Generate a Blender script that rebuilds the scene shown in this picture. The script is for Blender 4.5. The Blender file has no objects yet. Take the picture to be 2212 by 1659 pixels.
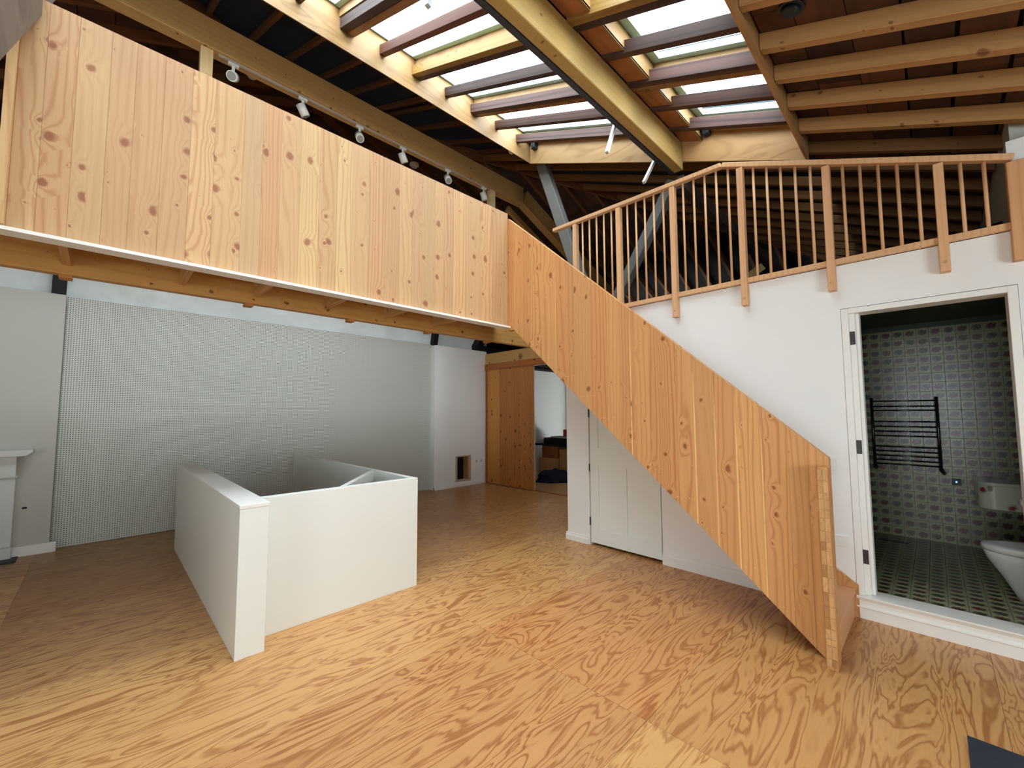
import bpy, bmesh, math, random
from mathutils import Vector, Matrix
random.seed(7)
S = bpy.context.scene
COL = S.collection

# ------------------------------------------------------------------ camera
def cam_axes(yaw, pitch, roll):
    c, s = math.cos, math.sin
    f = Vector((-s(yaw) * c(pitch), c(yaw) * c(pitch), s(pitch)))
    r = Vector((c(yaw), s(yaw), 0)); u = r.cross(f)
    return r * c(roll) + u * s(roll), -r * s(roll) + u * c(roll), f
r_, u_, f_ = cam_axes(0.79296968, 0.06830949, -0.00410243)
cam = bpy.data.cameras.new('camera'); camo = bpy.data.objects.new('camera', cam); COL.objects.link(camo)
camo.matrix_world = Matrix(((r_.x, u_.x, -f_.x, 0), (r_.y, u_.y, -f_.y, 0), (r_.z, u_.z, -f_.z, 1.55), (0, 0, 0, 1)))
cam.sensor_width = 36; cam.lens = 896.194 / 2212 * 36; cam.clip_start = 0.05; cam.clip_end = 100
S.camera = camo

# ------------------------------------------------------------------ light
world = bpy.data.worlds.new('sky'); S.world = world; world.use_nodes = True
bg = world.node_tree.nodes['Background']; bg.inputs[0].default_value = (0.865, 0.95, 1.0, 1); bg.inputs[1].default_value = 14.5
def portal(name, loc, direction, sx, sy):
    l = bpy.data.lights.new(name, 'AREA'); l.shape = 'RECTANGLE'; l.size = sx; l.size_y = sy
    l.cycles.is_portal = True
    o = bpy.data.objects.new(name, l); COL.objects.link(o)
    o.location = loc; o.rotation_euler = Vector(direction).to_track_quat('-Z', 'Y').to_euler()
    return o
ST = 0.436
def zb(x): return 3.856 - ST * (x + 0.71)
UNITS = [(-1.05, -0.24), (-0.14, 0.66), (0.78, 1.57), (1.72, 2.48), (2.62, 3.38), (3.54, 4.36)]
SPAN_L = (-4.19, -2.10); SPAN_R = (-1.60, -0.73)
_n = Vector((-ST, 0, -1)).normalized()
for a, b in [(-1.05, 4.36)]:
    for x0, x1 in (SPAN_L, SPAN_R):
        xm = (x0 + x1) / 2
        p = portal('sky_portal', (xm, (a + b) / 2, zb(xm) + 0.60), _n, 1, 1)
        # face down, local X along the slope
        ex = Vector((1, 0, -ST)).normalized(); ey = Vector((0, 1, 0)); ez = ex.cross(ey)
        p.matrix_world = Matrix(((ex.x, ey.x, ez.x, xm), (ex.y, ey.y, ez.y, (a + b) / 2), (ex.z, ey.z, ez.z, zb(xm) + 0.60), (0, 0, 0, 1)))
        p.data.size = (x1 - x0) * 1.1; p.data.size_y = b - a
portal('window_portal', (0.2, -4.62, 1.6), (0, 1, 0), 2.6, 1.9)
portal('window_portal', (3.32, 0.6, 1.4), (-1, 0, 0), 2.6, 1.7)
portal('window_portal', (-4.9, 9.2, 1.35), (0, -1, 0), 3.4, 2.5)
S.view_settings.view_transform = 'Standard'; S.view_settings.look = 'None'
S.view_settings.exposure = 0.0; S.view_settings.gamma = 1.0; S.view_settings.use_curve_mapping = False
S.cycles.use_denoising = True
S.cycles.use_adaptive_sampling = True; S.cycles.adaptive_threshold = 0.09; S.cycles.adaptive_min_samples = 16
S.cycles.max_bounces = 6; S.cycles.diffuse_bounces = 4; S.cycles.glossy_bounces = 3
S.cycles.transparent_max_bounces = 8; S.cycles.sample_clamp_indirect = 6
S.cycles.caustics_reflective = False; S.cycles.caustics_refractive = False

# ------------------------------------------------------------------ materials
class NB:
    def __init__(s, name):
        s.m = bpy.data.materials.new(name); s.m.use_nodes = True; s.t = s.m.node_tree; s.n = s.t.nodes; s.l = s.t.links
        s.b = s.n['Principled BSDF']
    def N(s, typ, **kw):
        n = s.n.new(typ)
        for k, v in kw.items():
            if k == 'inp':
                for a, b in v.items():
                    if hasattr(b, 'is_output'): s.l.new(b, n.inputs[a])
                    else: n.inputs[a].default_value = b
            else: setattr(n, k, v)
        return n
    def math(s, op, a, b=0.0, c=None):
        d = {0: a, 1: b}
        if c is not None: d[2] = c
        return s.N('ShaderNodeMath', operation=op, inp=d).outputs[0]
    def mix(s, f, a, b, mode='MIX'):
        n = s.n.new('ShaderNodeMix'); n.data_type = 'RGBA'; n.blend_type = mode
        for i, v in ((0, f), (6, a), (7, b)):
            if hasattr(v, 'is_output'): s.l.new(v, n.inputs[i])
            else: n.inputs[i].default_value = v if i == 0 else (*v[:3], 1)
        return n.outputs[2]
    def out(s, col=None, rough=None, bump=None, bs=0.3, bd=0.01, **kw):
        if col is not None:
            if hasattr(col, 'is_output'): s.l.new(col, s.b.inputs['Base Color'])
            else: s.b.inputs['Base Color'].default_value = (*col, 1)
        if rough is not None:
            if hasattr(rough, 'is_output'): s.l.new(rough, s.b.inputs['Roughness'])
            else: s.b.inputs['Roughness'].default_value = rough
        if bump is not None:
            b = s.N('ShaderNodeBump', inp={'Height': bump, 'Strength': bs, 'Distance': bd}); s.l.new(b.outputs[0], s.b.inputs['Normal'])
        for k, v in kw.items(): s.b.inputs[k.replace('_', ' ')].default_value = v
        return s.m
def srgb(r, g, b):
    f = lambda c: (c / 255 / 12.92) if c / 255 <= 0.04045 else ((c / 255 + 0.055) / 1.055) ** 2.4
    return (f(r), f(g), f(b))

def wood(name, base, dark, across, along, rings=10.0, wscale=5.0, stretch=0.10, knots=0.0, kscale=4.5, rough=0.55, contrast=0.5,
         power=3.0, distort=0.4, fibre=0.18, lin=0.0, patch=0.12, kcol=(0.16, 0.055, 0.02), spec=0.3, det=2.5, drough=0.45, slope=0.0, mlo=0.35):
    """solid timber / rotary ply; obj.color tints it"""
    b = NB(name)
    tc = b.N('ShaderNodeTexCoord').outputs['Object']
    sp = b.N('ShaderNodeSeparateXYZ', inp={0: tc})
    ax = {'x': sp.outputs[0], 'y': sp.outputs[1], 'z': sp.outputs[2]}
    third = [k for k in 'xyz' if k not in (across, along)][0]
    oi = b.N('ShaderNodeObjectInfo')
    rnd = b.math('MULTIPLY', oi.outputs['Random'], 57.0)
    if slope: ax[across] = b.math('ADD', ax[across], b.math('MULTIPLY', ax[along], slope))
    u = b.math('ADD', ax[across], b.math('MULTIPLY', ax[third], 0.6)); v = b.math('ADD', ax[along], rnd)
    vs = b.math('MULTIPLY', v, stretch)
    vec = b.N('ShaderNodeCombineXYZ', inp={0: u, 1: vs, 2: rnd}).outputs[0]
    n = b.N('ShaderNodeTexNoise', inp={'Vector': vec, 'Scale': wscale, 'Detail': det, 'Roughness': drough, 'Distortion': distort}).outputs['Fac']
    val = b.math('MULTIPLY', n, rings)
    if lin: val = b.math('ADD', val, b.math('MULTIPLY', u, lin))
    kmask = None
    if knots:
        kv = b.N('ShaderNodeCombineXYZ', inp={0: u, 1: b.math('MULTIPLY', v, 0.8), 2: rnd}).outputs[0]
        # slightly ragged outline
        jit = b.N('ShaderNodeTexNoise', inp={'Vector': tc, 'Scale': 14.0, 'Detail': 2.0}).outputs['Color']
        kv = b.N('ShaderNodeVectorMath', operation='MULTIPLY_ADD', inp={0: jit, 1: (0.03, 0.03, 0.0), 2: kv}).outputs[0]
        vor = b.N('ShaderNodeTexVoronoi', feature='F1', inp={'Vector': kv, 'Scale': kscale, 'Randomness': 1.0})
        vor.voronoi_dimensions = '2D'
        d = vor.outputs['Distance']; cr = b.N('ShaderNodeSeparateColor', inp={0: vor.outputs['Color']}).outputs[0]
        size = b.math('MULTIPLY', b.math('POWER', cr, 3.0), knots * 1.15)          # radius in cell units
        rel = b.math('DIVIDE', d, b.math('MAXIMUM', size, 0.008))
        kmask = b.N('ShaderNodeMapRange', interpolation_type='SMOOTHSTEP', inp={0: rel, 1: 0.45, 2: 1.15, 3: 1.0, 4: 0.0}).outputs[0]
        halo = b.math('POWER', 2.718, b.math('MULTIPLY', rel, -0.85))
        val = b.math('ADD', val, b.math('MULTIPLY', halo, 3.2))
    s = b.math('SINE', b.math('MULTIPLY', val, 6.2832))
    s = b.math('POWER', b.math('MULTIPLY_ADD', s, 0.5, 0.5), power)
    low = b.N('ShaderNodeTexNoise', inp={'Vector': vec, 'Scale': wscale * 0.45, 'Detail': 1.0}).outputs['Fac']
    fv = b.N('ShaderNodeCombineXYZ', inp={0: b.math('MULTIPLY', u, 60.0), 1: b.math('MULTIPLY', v, 1.2), 2: rnd}).outputs[0]
    fib = b.N('ShaderNodeTexNoise', inp={'Vector': fv, 'Scale': 3.0, 'Detail': 2.0}).outputs['Fac']
    msk = b.N('ShaderNodeMapRange', inp={0: low, 1: 0.35, 2: 0.65, 3: mlo, 4: 1.15}).outputs[0]
    fac = b.math('MULTIPLY', b.math('MULTIPLY', s, msk), b.math('MULTIPLY_ADD', fib, 0.6, contrast - 0.2))
    col = b.mix(b.math('MINIMUM', b.math('MAXIMUM', fac, 0.0), 1.0), base, dark)
    tone = b.math('ADD', b.math('MULTIPLY_ADD', low, patch * 2, 1.0 - patch), b.math('MULTIPLY_ADD', fib, fibre, -fibre / 2))
    col = b.mix(1.0, col, b.N('ShaderNodeCombineColor', inp={0: tone, 1: tone, 2: tone}).outputs[0], 'MULTIPLY')
    if kmask is not None: col = b.mix(b.math('MULTIPLY', kmask, 0.82), col, kcol)
    col = b.mix(1.0, col, oi.outputs['Color'], 'MULTIPLY')
    return b.out(col, rough, fib, 0.12, 0.002, Specular_IOR_Level=spec)

def paint(name, col, rough=0.6, mottled=0.03, bump=0.0, bscale=60, spec=0.3):
    b = NB(name)
    tc = b.N('ShaderNodeTexCoord').outputs['Object']
    n = b.N('ShaderNodeTexNoise', inp={'Vector': tc, 'Scale': 1.7, 'Detail': 3.0}).outputs['Fac']
    c = b.mix(n, tuple(x * (1 - mottled) for x in col), tuple(min(1, x * (1 + mottled)) for x in col))
    oi = b.N('ShaderNodeObjectInfo')
    c = b.mix(1.0, c, oi.outputs['Color'], 'MULTIPLY')
    h = b.N('ShaderNodeTexNoise', inp={'Vector': tc, 'Scale': bscale, 'Detail': 4.0}).outputs['Fac'] if bump else None
    return b.out(c, rough, h, bump, 0.01, Specular_IOR_Level=spec)

M = {}
CLT = srgb(192, 156, 116); CLTD = srgb(170, 124, 86); CLTO = srgb(200, 150, 98); CLTOD = srgb(172, 112, 62)
M['clt_bridge'] = wood('pale_larch_board', CLT, CLTD, 'y', 'z', rings=9, wscale=3.6, stretch=0.07, knots=0.2, kscale=6.5, contrast=0.55, lin=22, power=3.5, fibre=0.26, kcol=srgb(134, 78, 54), rough=0.5)
M['clt_stair'] = wood('orange_larch_board', CLTO, CLTOD, 'x', 'z', rings=9, wscale=3.6, stretch=0.06, knots=0.18, kscale=6.5, contrast=0.58, lin=24, power=3.5, fibre=0.3, kcol=srgb(128, 68, 34), rough=0.5)
M['slider'] = wood('dark_larch_board', srgb(196, 130, 68), srgb(160, 95, 42), 'x', 'z', rings=4, wscale=4, stretch=0.09, knots=0.24, kscale=7.0, contrast=0.42, lin=14, kcol=srgb(100, 50, 20), rough=0.5)
M['ply'] = wood('floor_plywood', srgb(200, 154, 100), srgb(154, 98, 52), 'x', 'y', rings=11, wscale=5.8, stretch=0.17, contrast=0.72, power=3.0, distort=0.9, lin=5, det=3.5, drough=0.5, mlo=0.8, rough=0.36, patch=0.10, spec=0.45)
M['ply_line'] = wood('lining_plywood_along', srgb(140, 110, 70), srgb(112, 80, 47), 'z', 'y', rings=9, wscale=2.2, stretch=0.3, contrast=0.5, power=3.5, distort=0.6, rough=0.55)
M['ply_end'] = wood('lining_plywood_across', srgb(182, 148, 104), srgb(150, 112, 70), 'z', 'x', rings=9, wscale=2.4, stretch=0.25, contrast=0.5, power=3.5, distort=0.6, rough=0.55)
M['ply_red'] = wood('lining_plywood_underside', srgb(160, 104, 66), srgb(124, 76, 44), 'x', 'y', rings=9, wscale=3, stretch=0.25, contrast=0.5, rough=0.55)
M['glulam'] = wood('glulam_spruce', srgb(206, 168, 112), srgb(186, 142, 88), 'z', 'y', rings=4, wscale=3, stretch=0.06, knots=0.10, kscale=6, contrast=0.3, lin=18, kcol=srgb(120, 70, 36))
M['pine_x'] = wood('pine_joist', srgb(206, 160, 100), srgb(180, 128, 72), 'y', 'x', rings=4, wscale=5, stretch=0.07, knots=0.2, kscale=4, contrast=0.35, lin=20)
M['pine_y'] = wood('pine_beam', srgb(212, 158, 88), srgb(190, 130, 62), 'z', 'y', rings=4, wscale=4, stretch=0.07, knots=0.14, kscale=7, contrast=0.35, lin=14, kcol=srgb(110, 48, 18))
M['pine_z'] = wood('pine_post', srgb(228, 200, 148), srgb(206, 170, 112), 'y', 'z', rings=4, wscale=4, stretch=0.07, knots=0.15, kscale=5, contrast=0.3, lin=20)
M['raft_old'] = wood('old_dark_rafter', srgb(82, 62, 54), srgb(40, 30, 27), 'z', 'x', rings=2, wscale=9, stretch=0.03, contrast=0.6, lin=14, slope=ST, patch=0.3, rough=0.7, fibre=0.5)
M['raft_new'] = wood('new_rafter', srgb(172, 132, 84), srgb(142, 102, 60), 'z', 'x', rings=3, wscale=5, stretch=0.03, knots=0.12, kscale=6, contrast=0.35, lin=18, slope=ST, rough=0.6)
M['raft_y'] = wood('brown_rafter', srgb(104, 72, 46), srgb(76, 50, 30), 'x', 'y', rings=4, wscale=5, stretch=0.05, contrast=0.4, lin=14, rough=0.7)
M['soffit'] = wood('sarking_board', srgb(80, 57, 44), srgb(50, 36, 28), 'x', 'y', rings=3, wscale=6, stretch=0.2, contrast=0.5, patch=0.35, rough=0.8)
M['felt'] = paint('blue_black_felt', srgb(40, 48, 64), 0.6, 0.3)
M['handrail'] = wood('railing_fir', srgb(220, 177, 134), srgb(200, 150, 104), 'y', 'z', rings=3, wscale=6, stretch=0.05, contrast=0.35, lin=40, rough=0.5)
M['endgrain'] = wood('end_grain', srgb(200, 156, 106), srgb(166, 118, 72), 'x', 'z', rings=3, wscale=14, stretch=0.8, contrast=0.35, lin=30, rough=0.6)
M['weathered'] = wood('weathered_oak', srgb(112, 98, 84), srgb(72, 60, 50), 'y', 'x', rings=2, wscale=6, stretch=0.3, contrast=0.4, lin=3, rough=0.85, patch=0.25)
M['steelgrey'] = paint('weathered_grey_timber', srgb(112, 112, 108), 0.6, 0.2, 0.3, 20)
M['steeldark'] = paint('dark_steel', srgb(44, 46, 50), 0.45, 0.1)
M['white'] = paint('white_wall_paint', srgb(236, 236, 233), 0.55, 0.012)
M['white_warm'] = paint('satin_white_paint', srgb(230, 233, 227), 0.4, 0.012)
M['trimwhite'] = paint('gloss_white_trim', srgb(236, 234, 228), 0.35, 0.01)
M['grey_white'] = paint('cool_white_plaster', srgb(190, 188, 179), 0.7, 0.04)
M['masonry'] = paint('limewashed_stone', srgb(216, 220, 216), 0.85, 0.2, 1.0, 9)
M['marble'] = paint('white_marble', srgb(214, 216, 212), 0.3, 0.08)
M['slate'] = paint('blue_black_slate', srgb(40, 47, 58), 0.5, 0.15, 0.1)
M['black'] = paint('black_paint', srgb(16, 16, 18), 0.6, 0.1)
M['blackplastic'] = paint('black_plastic', srgb(34, 42, 48), 0.4, 0.05)
M['plastic'] = paint('white_plastic', srgb(232, 232, 226), 0.35, 0.01)
M['beige'] = paint('beige_plastic', srgb(206, 196, 176), 0.45, 0.01)
M['hinge'] = paint('dark_hinge_steel', srgb(60, 56, 52), 0.35, 0.05)
M['frame'] = paint('blue_grey_aluminium', srgb(172, 222, 238), 0.35, 0.02)
M['raw_plaster'] = paint('raw_pink_plaster', srgb(188, 160, 142), 0.9, 0.1)
M['ceramic'] = paint('white_ceramic', srgb(214, 216, 214), 0.12, 0.0, spec=0.6)
M['towel'] = paint('dark_chrome', srgb(90, 94, 92), 0.25, 0.0); M['towel'].node_tree.nodes['Principled BSDF'].inputs['Metallic'].default_value = 0.9
M['alu'] = paint('pale_aluminium', srgb(190, 196, 198), 0.35, 0.0); M['alu'].node_tree.nodes['Principled BSDF'].inputs['Metallic'].default_value = 0.6
M['card'] = paint('brown_cardboard', srgb(170, 122, 80), 0.8, 0.05)
M['redcard'] = paint('red_cardboard', srgb(150, 44, 30), 0.7, 0.05)
M['denim'] = paint('navy_cloth', srgb(24, 28, 46), 0.9, 0.4, 0.4, 30)
M['darkroom'] = paint('bathroom_paint', srgb(92, 104, 92), 0.7, 0.02)
M['attic'] = paint('dark_attic_board', srgb(26, 21, 19), 0.9, 0.2)
def glow(name, c, s):
    b = NB(name); b.b.inputs['Emission Color'].default_value = (*c, 1); b.b.inputs['Emission Strength'].default_value = s
    return b.out(c, 0.5)
M['blue_led'] = glow('blue_led', (0.1, 0.25, 1.0), 6.0)
M['lens'] = paint('frosted_lens', srgb(150, 150, 146), 0.3, 0.0)
# window glass: clear sheet, faint reflection
g = NB('window_glass'); tr = g.N('ShaderNodeBsdfTransparent', inp={0: (0.97, 0.985, 0.99, 1)}); gl = g.N('ShaderNodeBsdfGlossy', inp={1: 0.03})
mx = g.N('ShaderNodeMixShader', inp={0: 0.05, 1: tr.outputs[0], 2: gl.outputs[0]}); g.l.new(mx.outputs[0], g.n['Material Output'].inputs[0]); M['glass'] = g.m
# pegboard: grid of dark holes
b = NB('pegboard'); tc = b.N('ShaderNodeTexCoord').outputs['Object']; sp = b.N('ShaderNodeSeparateXYZ', inp={0: tc})
fy = b.math('SUBTRACT', b.math('FRACT', b.math('MULTIPLY', sp.outputs[1], 44.0)), 0.5); fz = b.math('SUBTRACT', b.math('FRACT', b.math('MULTIPLY', sp.outputs[2], 44.0)), 0.5)
d = b.math('SQRT', b.math('ADD', b.math('MULTIPLY', fy, fy), b.math('MULTIPLY', fz, fz)))
hm = b.N('ShaderNodeMapRange', interpolation_type='SMOOTHSTEP', inp={0: d, 1: 0.17, 2: 0.28, 3: 1.0, 4: 0.0}).outputs[0]
M['peg'] = b.out(b.mix(hm, srgb(200, 200, 190), srgb(66, 68, 64)), 0.6, hm, -0.5, 0.004)
# patterned tiles
def tile_mat(name, motif, flowers):
    b = NB(name); tc = b.N('ShaderNodeTexCoord').outputs['Object']
    sp = b.N('ShaderNodeSeparateXYZ', inp={0: tc})
    wob = b.N('ShaderNodeTexNoise', inp={'Vector': tc, 'Scale': 45.0, 'Detail': 3.0, 'Roughness': 0.7}).outputs['Fac']
    r = b.math('SQRT', b.math('ADD', b.math('MULTIPLY', sp.outputs[0], sp.outputs[0]), b.math('MULTIPLY', b.math('MULTIPLY', sp.outputs[1], sp.outputs[1]), 1.7)))
    th = b.math('ARCTAN2', sp.outputs[1], sp.outputs[0])
    pet = b.math('MULTIPLY', b.math('SINE', b.math('MULTIPLY', th, 7.0)), 0.0035)
    rr = b.math('ADD', b.math('ADD', r, pet), b.math('MULTIPLY_ADD', wob, 0.05, -0.025))
    core = b.N('ShaderNodeMapRange', interpolation_type='SMOOTHSTEP', inp={0: rr, 1: 0.022 if flowers else 0.006, 2: 0.034 if flowers else 0.026, 3: 1.0, 4: 0.0}).outputs[0]
    leaf = b.N('ShaderNodeMapRange', interpolation_type='SMOOTHSTEP', inp={0: rr, 1: 0.034, 2: 0.046, 3: 1.0, 4: 0.0}).outputs[0]
    sp2 = b.N('ShaderNodeMapRange', interpolation_type='SMOOTHSTEP', inp={0: wob, 1: 0.42, 2: 0.54, 3: 0.6, 4: 1.0}).outputs[0]
    c = b.mix(b.math('MULTIPLY', leaf, sp2), srgb(160, 160, 122), srgb(44, 48, 30))
    c = b.mix(core, c, motif)
    oi = b.N('ShaderNodeObjectInfo'); c = b.mix(1.0, c, oi.outputs['Color'], 'MULTIPLY')
    return b.out(c, 0.3)
M['tile_red'] = tile_mat('red_flower_tile', srgb(98, 12, 28), True)
M['tile_leaf'] = tile_mat('leaf_sprig_tile', srgb(40, 46, 32), False)
M['grout'] = paint('grey_grout', srgb(100, 108, 92), 0.8)
# floral ceramic for the basin
b = NB('floral_ceramic'); tc = b.N('ShaderNodeTexCoord').outputs['Object']
nz = b.N('ShaderNodeTexNoise', inp={'Vector': tc, 'Scale': 40.0, 'Detail': 3.0}).outputs['Color']
vv = b.N('ShaderNodeVectorMath', operation='MULTIPLY_ADD', inp={0: nz, 1: (0.035, 0.035, 0.035), 2: tc}).outputs[0]
vo = b.N('ShaderNodeTexVoronoi', inp={'Vector': vv, 'Scale': 10.0}); dd = vo.outputs['Distance']
red = b.N('ShaderNodeMapRange', inp={0: dd, 1: 0.16, 2: 0.22, 3: 1.0, 4: 0.0}).outputs[0]
lf = b.N('ShaderNodeMapRange', inp={0: dd, 1: 0.22, 2: 0.36, 3: 0.75, 4: 0.0}).outputs[0]
pick = b.math('GREATER_THAN', b.N('ShaderNodeSeparateColor', inp={0: vo.outputs['Color']}).outputs[0], 0.55)
c = b.mix(lf, srgb(226, 224, 208), srgb(84, 94, 72)); c = b.mix(b.math('MULTIPLY', red, pick), c, srgb(168, 40, 56))
M['floral'] = b.out(c, 0.15)

# ------------------------------------------------------------------ geometry helpers
def setp(o, label=None, cat=None, group=None, kind=None, color=None):
    if label: o['label'] = label
    if cat: o['category'] = cat
    if group: o['group'] = group
    if kind: o['kind'] = kind
    if color: o.color = (*color, 1)
    return o
def link(name, me, mat, parent=None, color=None):
    o = bpy.data.objects.new(name, me); COL.objects.link(o)
    if mat is not None and not me.materials: me.materials.append(mat)
    if parent is not None:
        o.parent = parent
        w = parent.location.copy(); q = parent.parent
        while q is not None: w += q.location; q = q.parent
        o.location = -w
    if color: o.color = (*color, 1)
    return o
def empty(name, loc=(0, 0, 0)):
    o = bpy.data.objects.new(name, None); COL.objects.link(o); o.location = loc; o.empty_display_size = 0.1
    return o
def from_bm(name, bm, mat, parent=None, color=None, smooth=False):
    me = bpy.data.meshes.new(name); bm.normal_update(); bm.to_mesh(me); bm.free()
    if smooth:
        for p in me.polygons: p.use_smooth = True
    return link(name, me, mat, parent, color)
def hexa(bm, P):
    """P: 8 points, bottom loop 0-3, top loop 4-7"""
    v = [bm.verts.new(p) for p in P]
    for f in ((3, 2, 1, 0), (4, 5, 6, 7), (0, 1, 5, 4), (1, 2, 6, 5), (2, 3, 7, 6), (3, 0, 4, 7)):
        bm.faces.new([v[i] for i in f])
    return v
def add_box(bm, x0, x1, y0, y1, z0, z1):
    return hexa(bm, [(x0, y0, z0), (x1, y0, z0), (x1, y1, z0), (x0, y1, z0), (x0, y0, z1), (x1, y0, z1), (x1, y1, z1), (x0, y1, z1)])
def bev(bm, w, seg=1):
    if w: bmesh.ops.bevel(bm, geom=list(bm.edges), offset=w, segments=seg, affect='EDGES', profile=0.7)
def box(name, x0, x1, y0, y1, z0, z1, mat, parent=None, bevel=0.0, color=None):
    bm = bmesh.new(); add_box(bm, x0, x1, y0, y1, z0, z1); bev(bm, bevel)
    return from_bm(name, bm, mat, parent, color)
def boxes(name, L, mat, parent=None, bevel=0.0, color=None):
    bm = bmesh.new()
    for a in L: add_box(bm, *a)
    bev(bm, bevel); return from_bm(name, bm, mat, parent, color)
def beam(name, p0, p1, w, h, mat, parent=None, side=None, bevel=0.002, color=None):
    """box along p0-p1, width w along 'side', height h across"""
    p0, p1 = Vector(p0), Vector(p1); d = (p1 - p0).normalized()
    s = Vector(side) if side else d.cross(Vector((0, 0, 1)))
    s = (s - d * s.dot(d)).normalized(); u = s.cross(d).normalized()
    bm = bmesh.new()
    hexa(bm, [p0 - s * w / 2 - u * h / 2, p0 + s * w / 2 - u * h / 2, p1 + s * w / 2 - u * h / 2, p1 - s * w / 2 - u * h / 2,
              p0 - s * w / 2 + u * h / 2, p0 + s * w / 2 + u * h / 2, p1 + s * w / 2 + u * h / 2, p1 - s * w / 2 + u * h / 2])
    bmesh.ops.recalc_face_normals(bm, faces=list(bm.faces))
    bev(bm, bevel); return from_bm(name, bm, mat, parent, color)
def roofbox(name, x0, x1, y0, y1, o0, o1, mat, parent=None, color=None, bevel=0.0):
    """box that follows the hip-end slope; o0/o1 heights above the zb() line"""
    bm = bmesh.new()
    hexa(bm, [(x0, y0, zb(x0) + o0), (x1, y0, zb(x1) + o0), (x1, y1, zb(x1) + o0), (x0, y1, zb(x0) + o0),
              (x0, y0, zb(x0) + o1), (x1, y0, zb(x1) + o1), (x1, y1, zb(x1) + o1), (x0, y1, zb(x0) + o1)])
    bev(bm, bevel); return from_bm(name, bm, mat, parent, color)
def prism(name, pts, lo, hi, axis, mat, parent=None, bevel=0.0, color=None):
    """pts polygon in the two axes other than `axis`, extruded lo..hi"""
    bm = bmesh.new()
    def P(a, b, t): return {'x': (t, a, b), 'y': (a, t, b), 'z': (a, b, t)}[axis]
    A = [bm.verts.new(P(a, b, lo)) for a, b in pts]; B = [bm.verts.new(P(a, b, hi)) for a, b in pts]; n = len(pts)
    bm.faces.new(A); bm.faces.new(B[::-1])
    for i in range(n): bm.faces.new([A[i], B[i], B[(i + 1) % n], A[(i + 1) % n]])
    bmesh.ops.recalc_face_normals(bm, faces=list(bm.faces)); bev(bm, bevel)
    return from_bm(name, bm, mat, parent, color)
def cyl(name, p0, p1, r, mat, parent=None, seg=12, r2=None, color=None, smooth=True):
    p0, p1 = Vector(p0), Vector(p1); d = p1 - p0; L = d.length
    bm = bmesh.new(); bmesh.ops.create_cone(bm, cap_ends=True, segments=seg, radius1=r, radius2=r if r2 is None else r2, depth=L)
    bmesh.ops.transform(bm, matrix=Matrix.Translation((p0 + p1) / 2) @ d.to_track_quat('Z', 'Y').to_matrix().to_4x4(), verts=list(bm.verts))
    o = from_bm(name, bm, mat, parent, color)
    if smooth:
        for f in o.data.polygons: f.use_smooth = len(f.vertices) == 4
    return o
def wall_x(name, y0, y1, x0, x1, z0, z1, holes, mat, parent=None, kind='structure'):
    """wall in the XZ plane with rectangular holes (hx0,hx1,hz0,hz1)"""
    bm = bmesh.new()
    xs = sorted({x0, x1, *[h[0] for h in holes], *[h[1] for h in holes]}); zs = sorted({z0, z1, *[h[2] for h in holes], *[h[3] for h in holes]})
    for a, b in zip(xs, xs[1:]):
        for c, d in zip(zs, zs[1:]):
            if any(h[0] <= a and b <= h[1] and h[2] <= c and d <= h[3] for h in holes): continue
            add_box(bm, a, b, y0, y1, c, d)
    bmesh.ops.remove_doubles(bm, verts=list(bm.verts), dist=1e-5)
    seen = {}
    for f in list(bm.faces):
        k = tuple(sorted(v.index for v in f.verts))
        k = tuple(round(x, 4) for x in f.calc_center_median())
        seen.setdefault(k, []).append(f)
    dup = [f for L in seen.values() if len(L) > 1 for f in L]
    bmesh.ops.delete(bm, geom=dup, context='FACES_ONLY')
    o = from_bm(name, bm, mat, parent)
    if kind: o['kind'] = kind
    return o
def slab(name, pts, zf, th, mat, parent=None, color=None):
    bm = bmesh.new()
    A = [bm.verts.new((x, y, zf(x, y))) for x, y in pts]; B = [bm.verts.new((x, y, zf(x, y) + th)) for x, y in pts]; n = len(pts)
    bm.faces.new(A); bm.faces.new(B[::-1])
    for i in range(n): bm.faces.new([A[i], B[i], B[(i + 1) % n], A[(i + 1) % n]])
    bmesh.ops.recalc_face_normals(bm, faces=list(bm.faces))
    return from_bm(name, bm, mat, parent, color)

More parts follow.
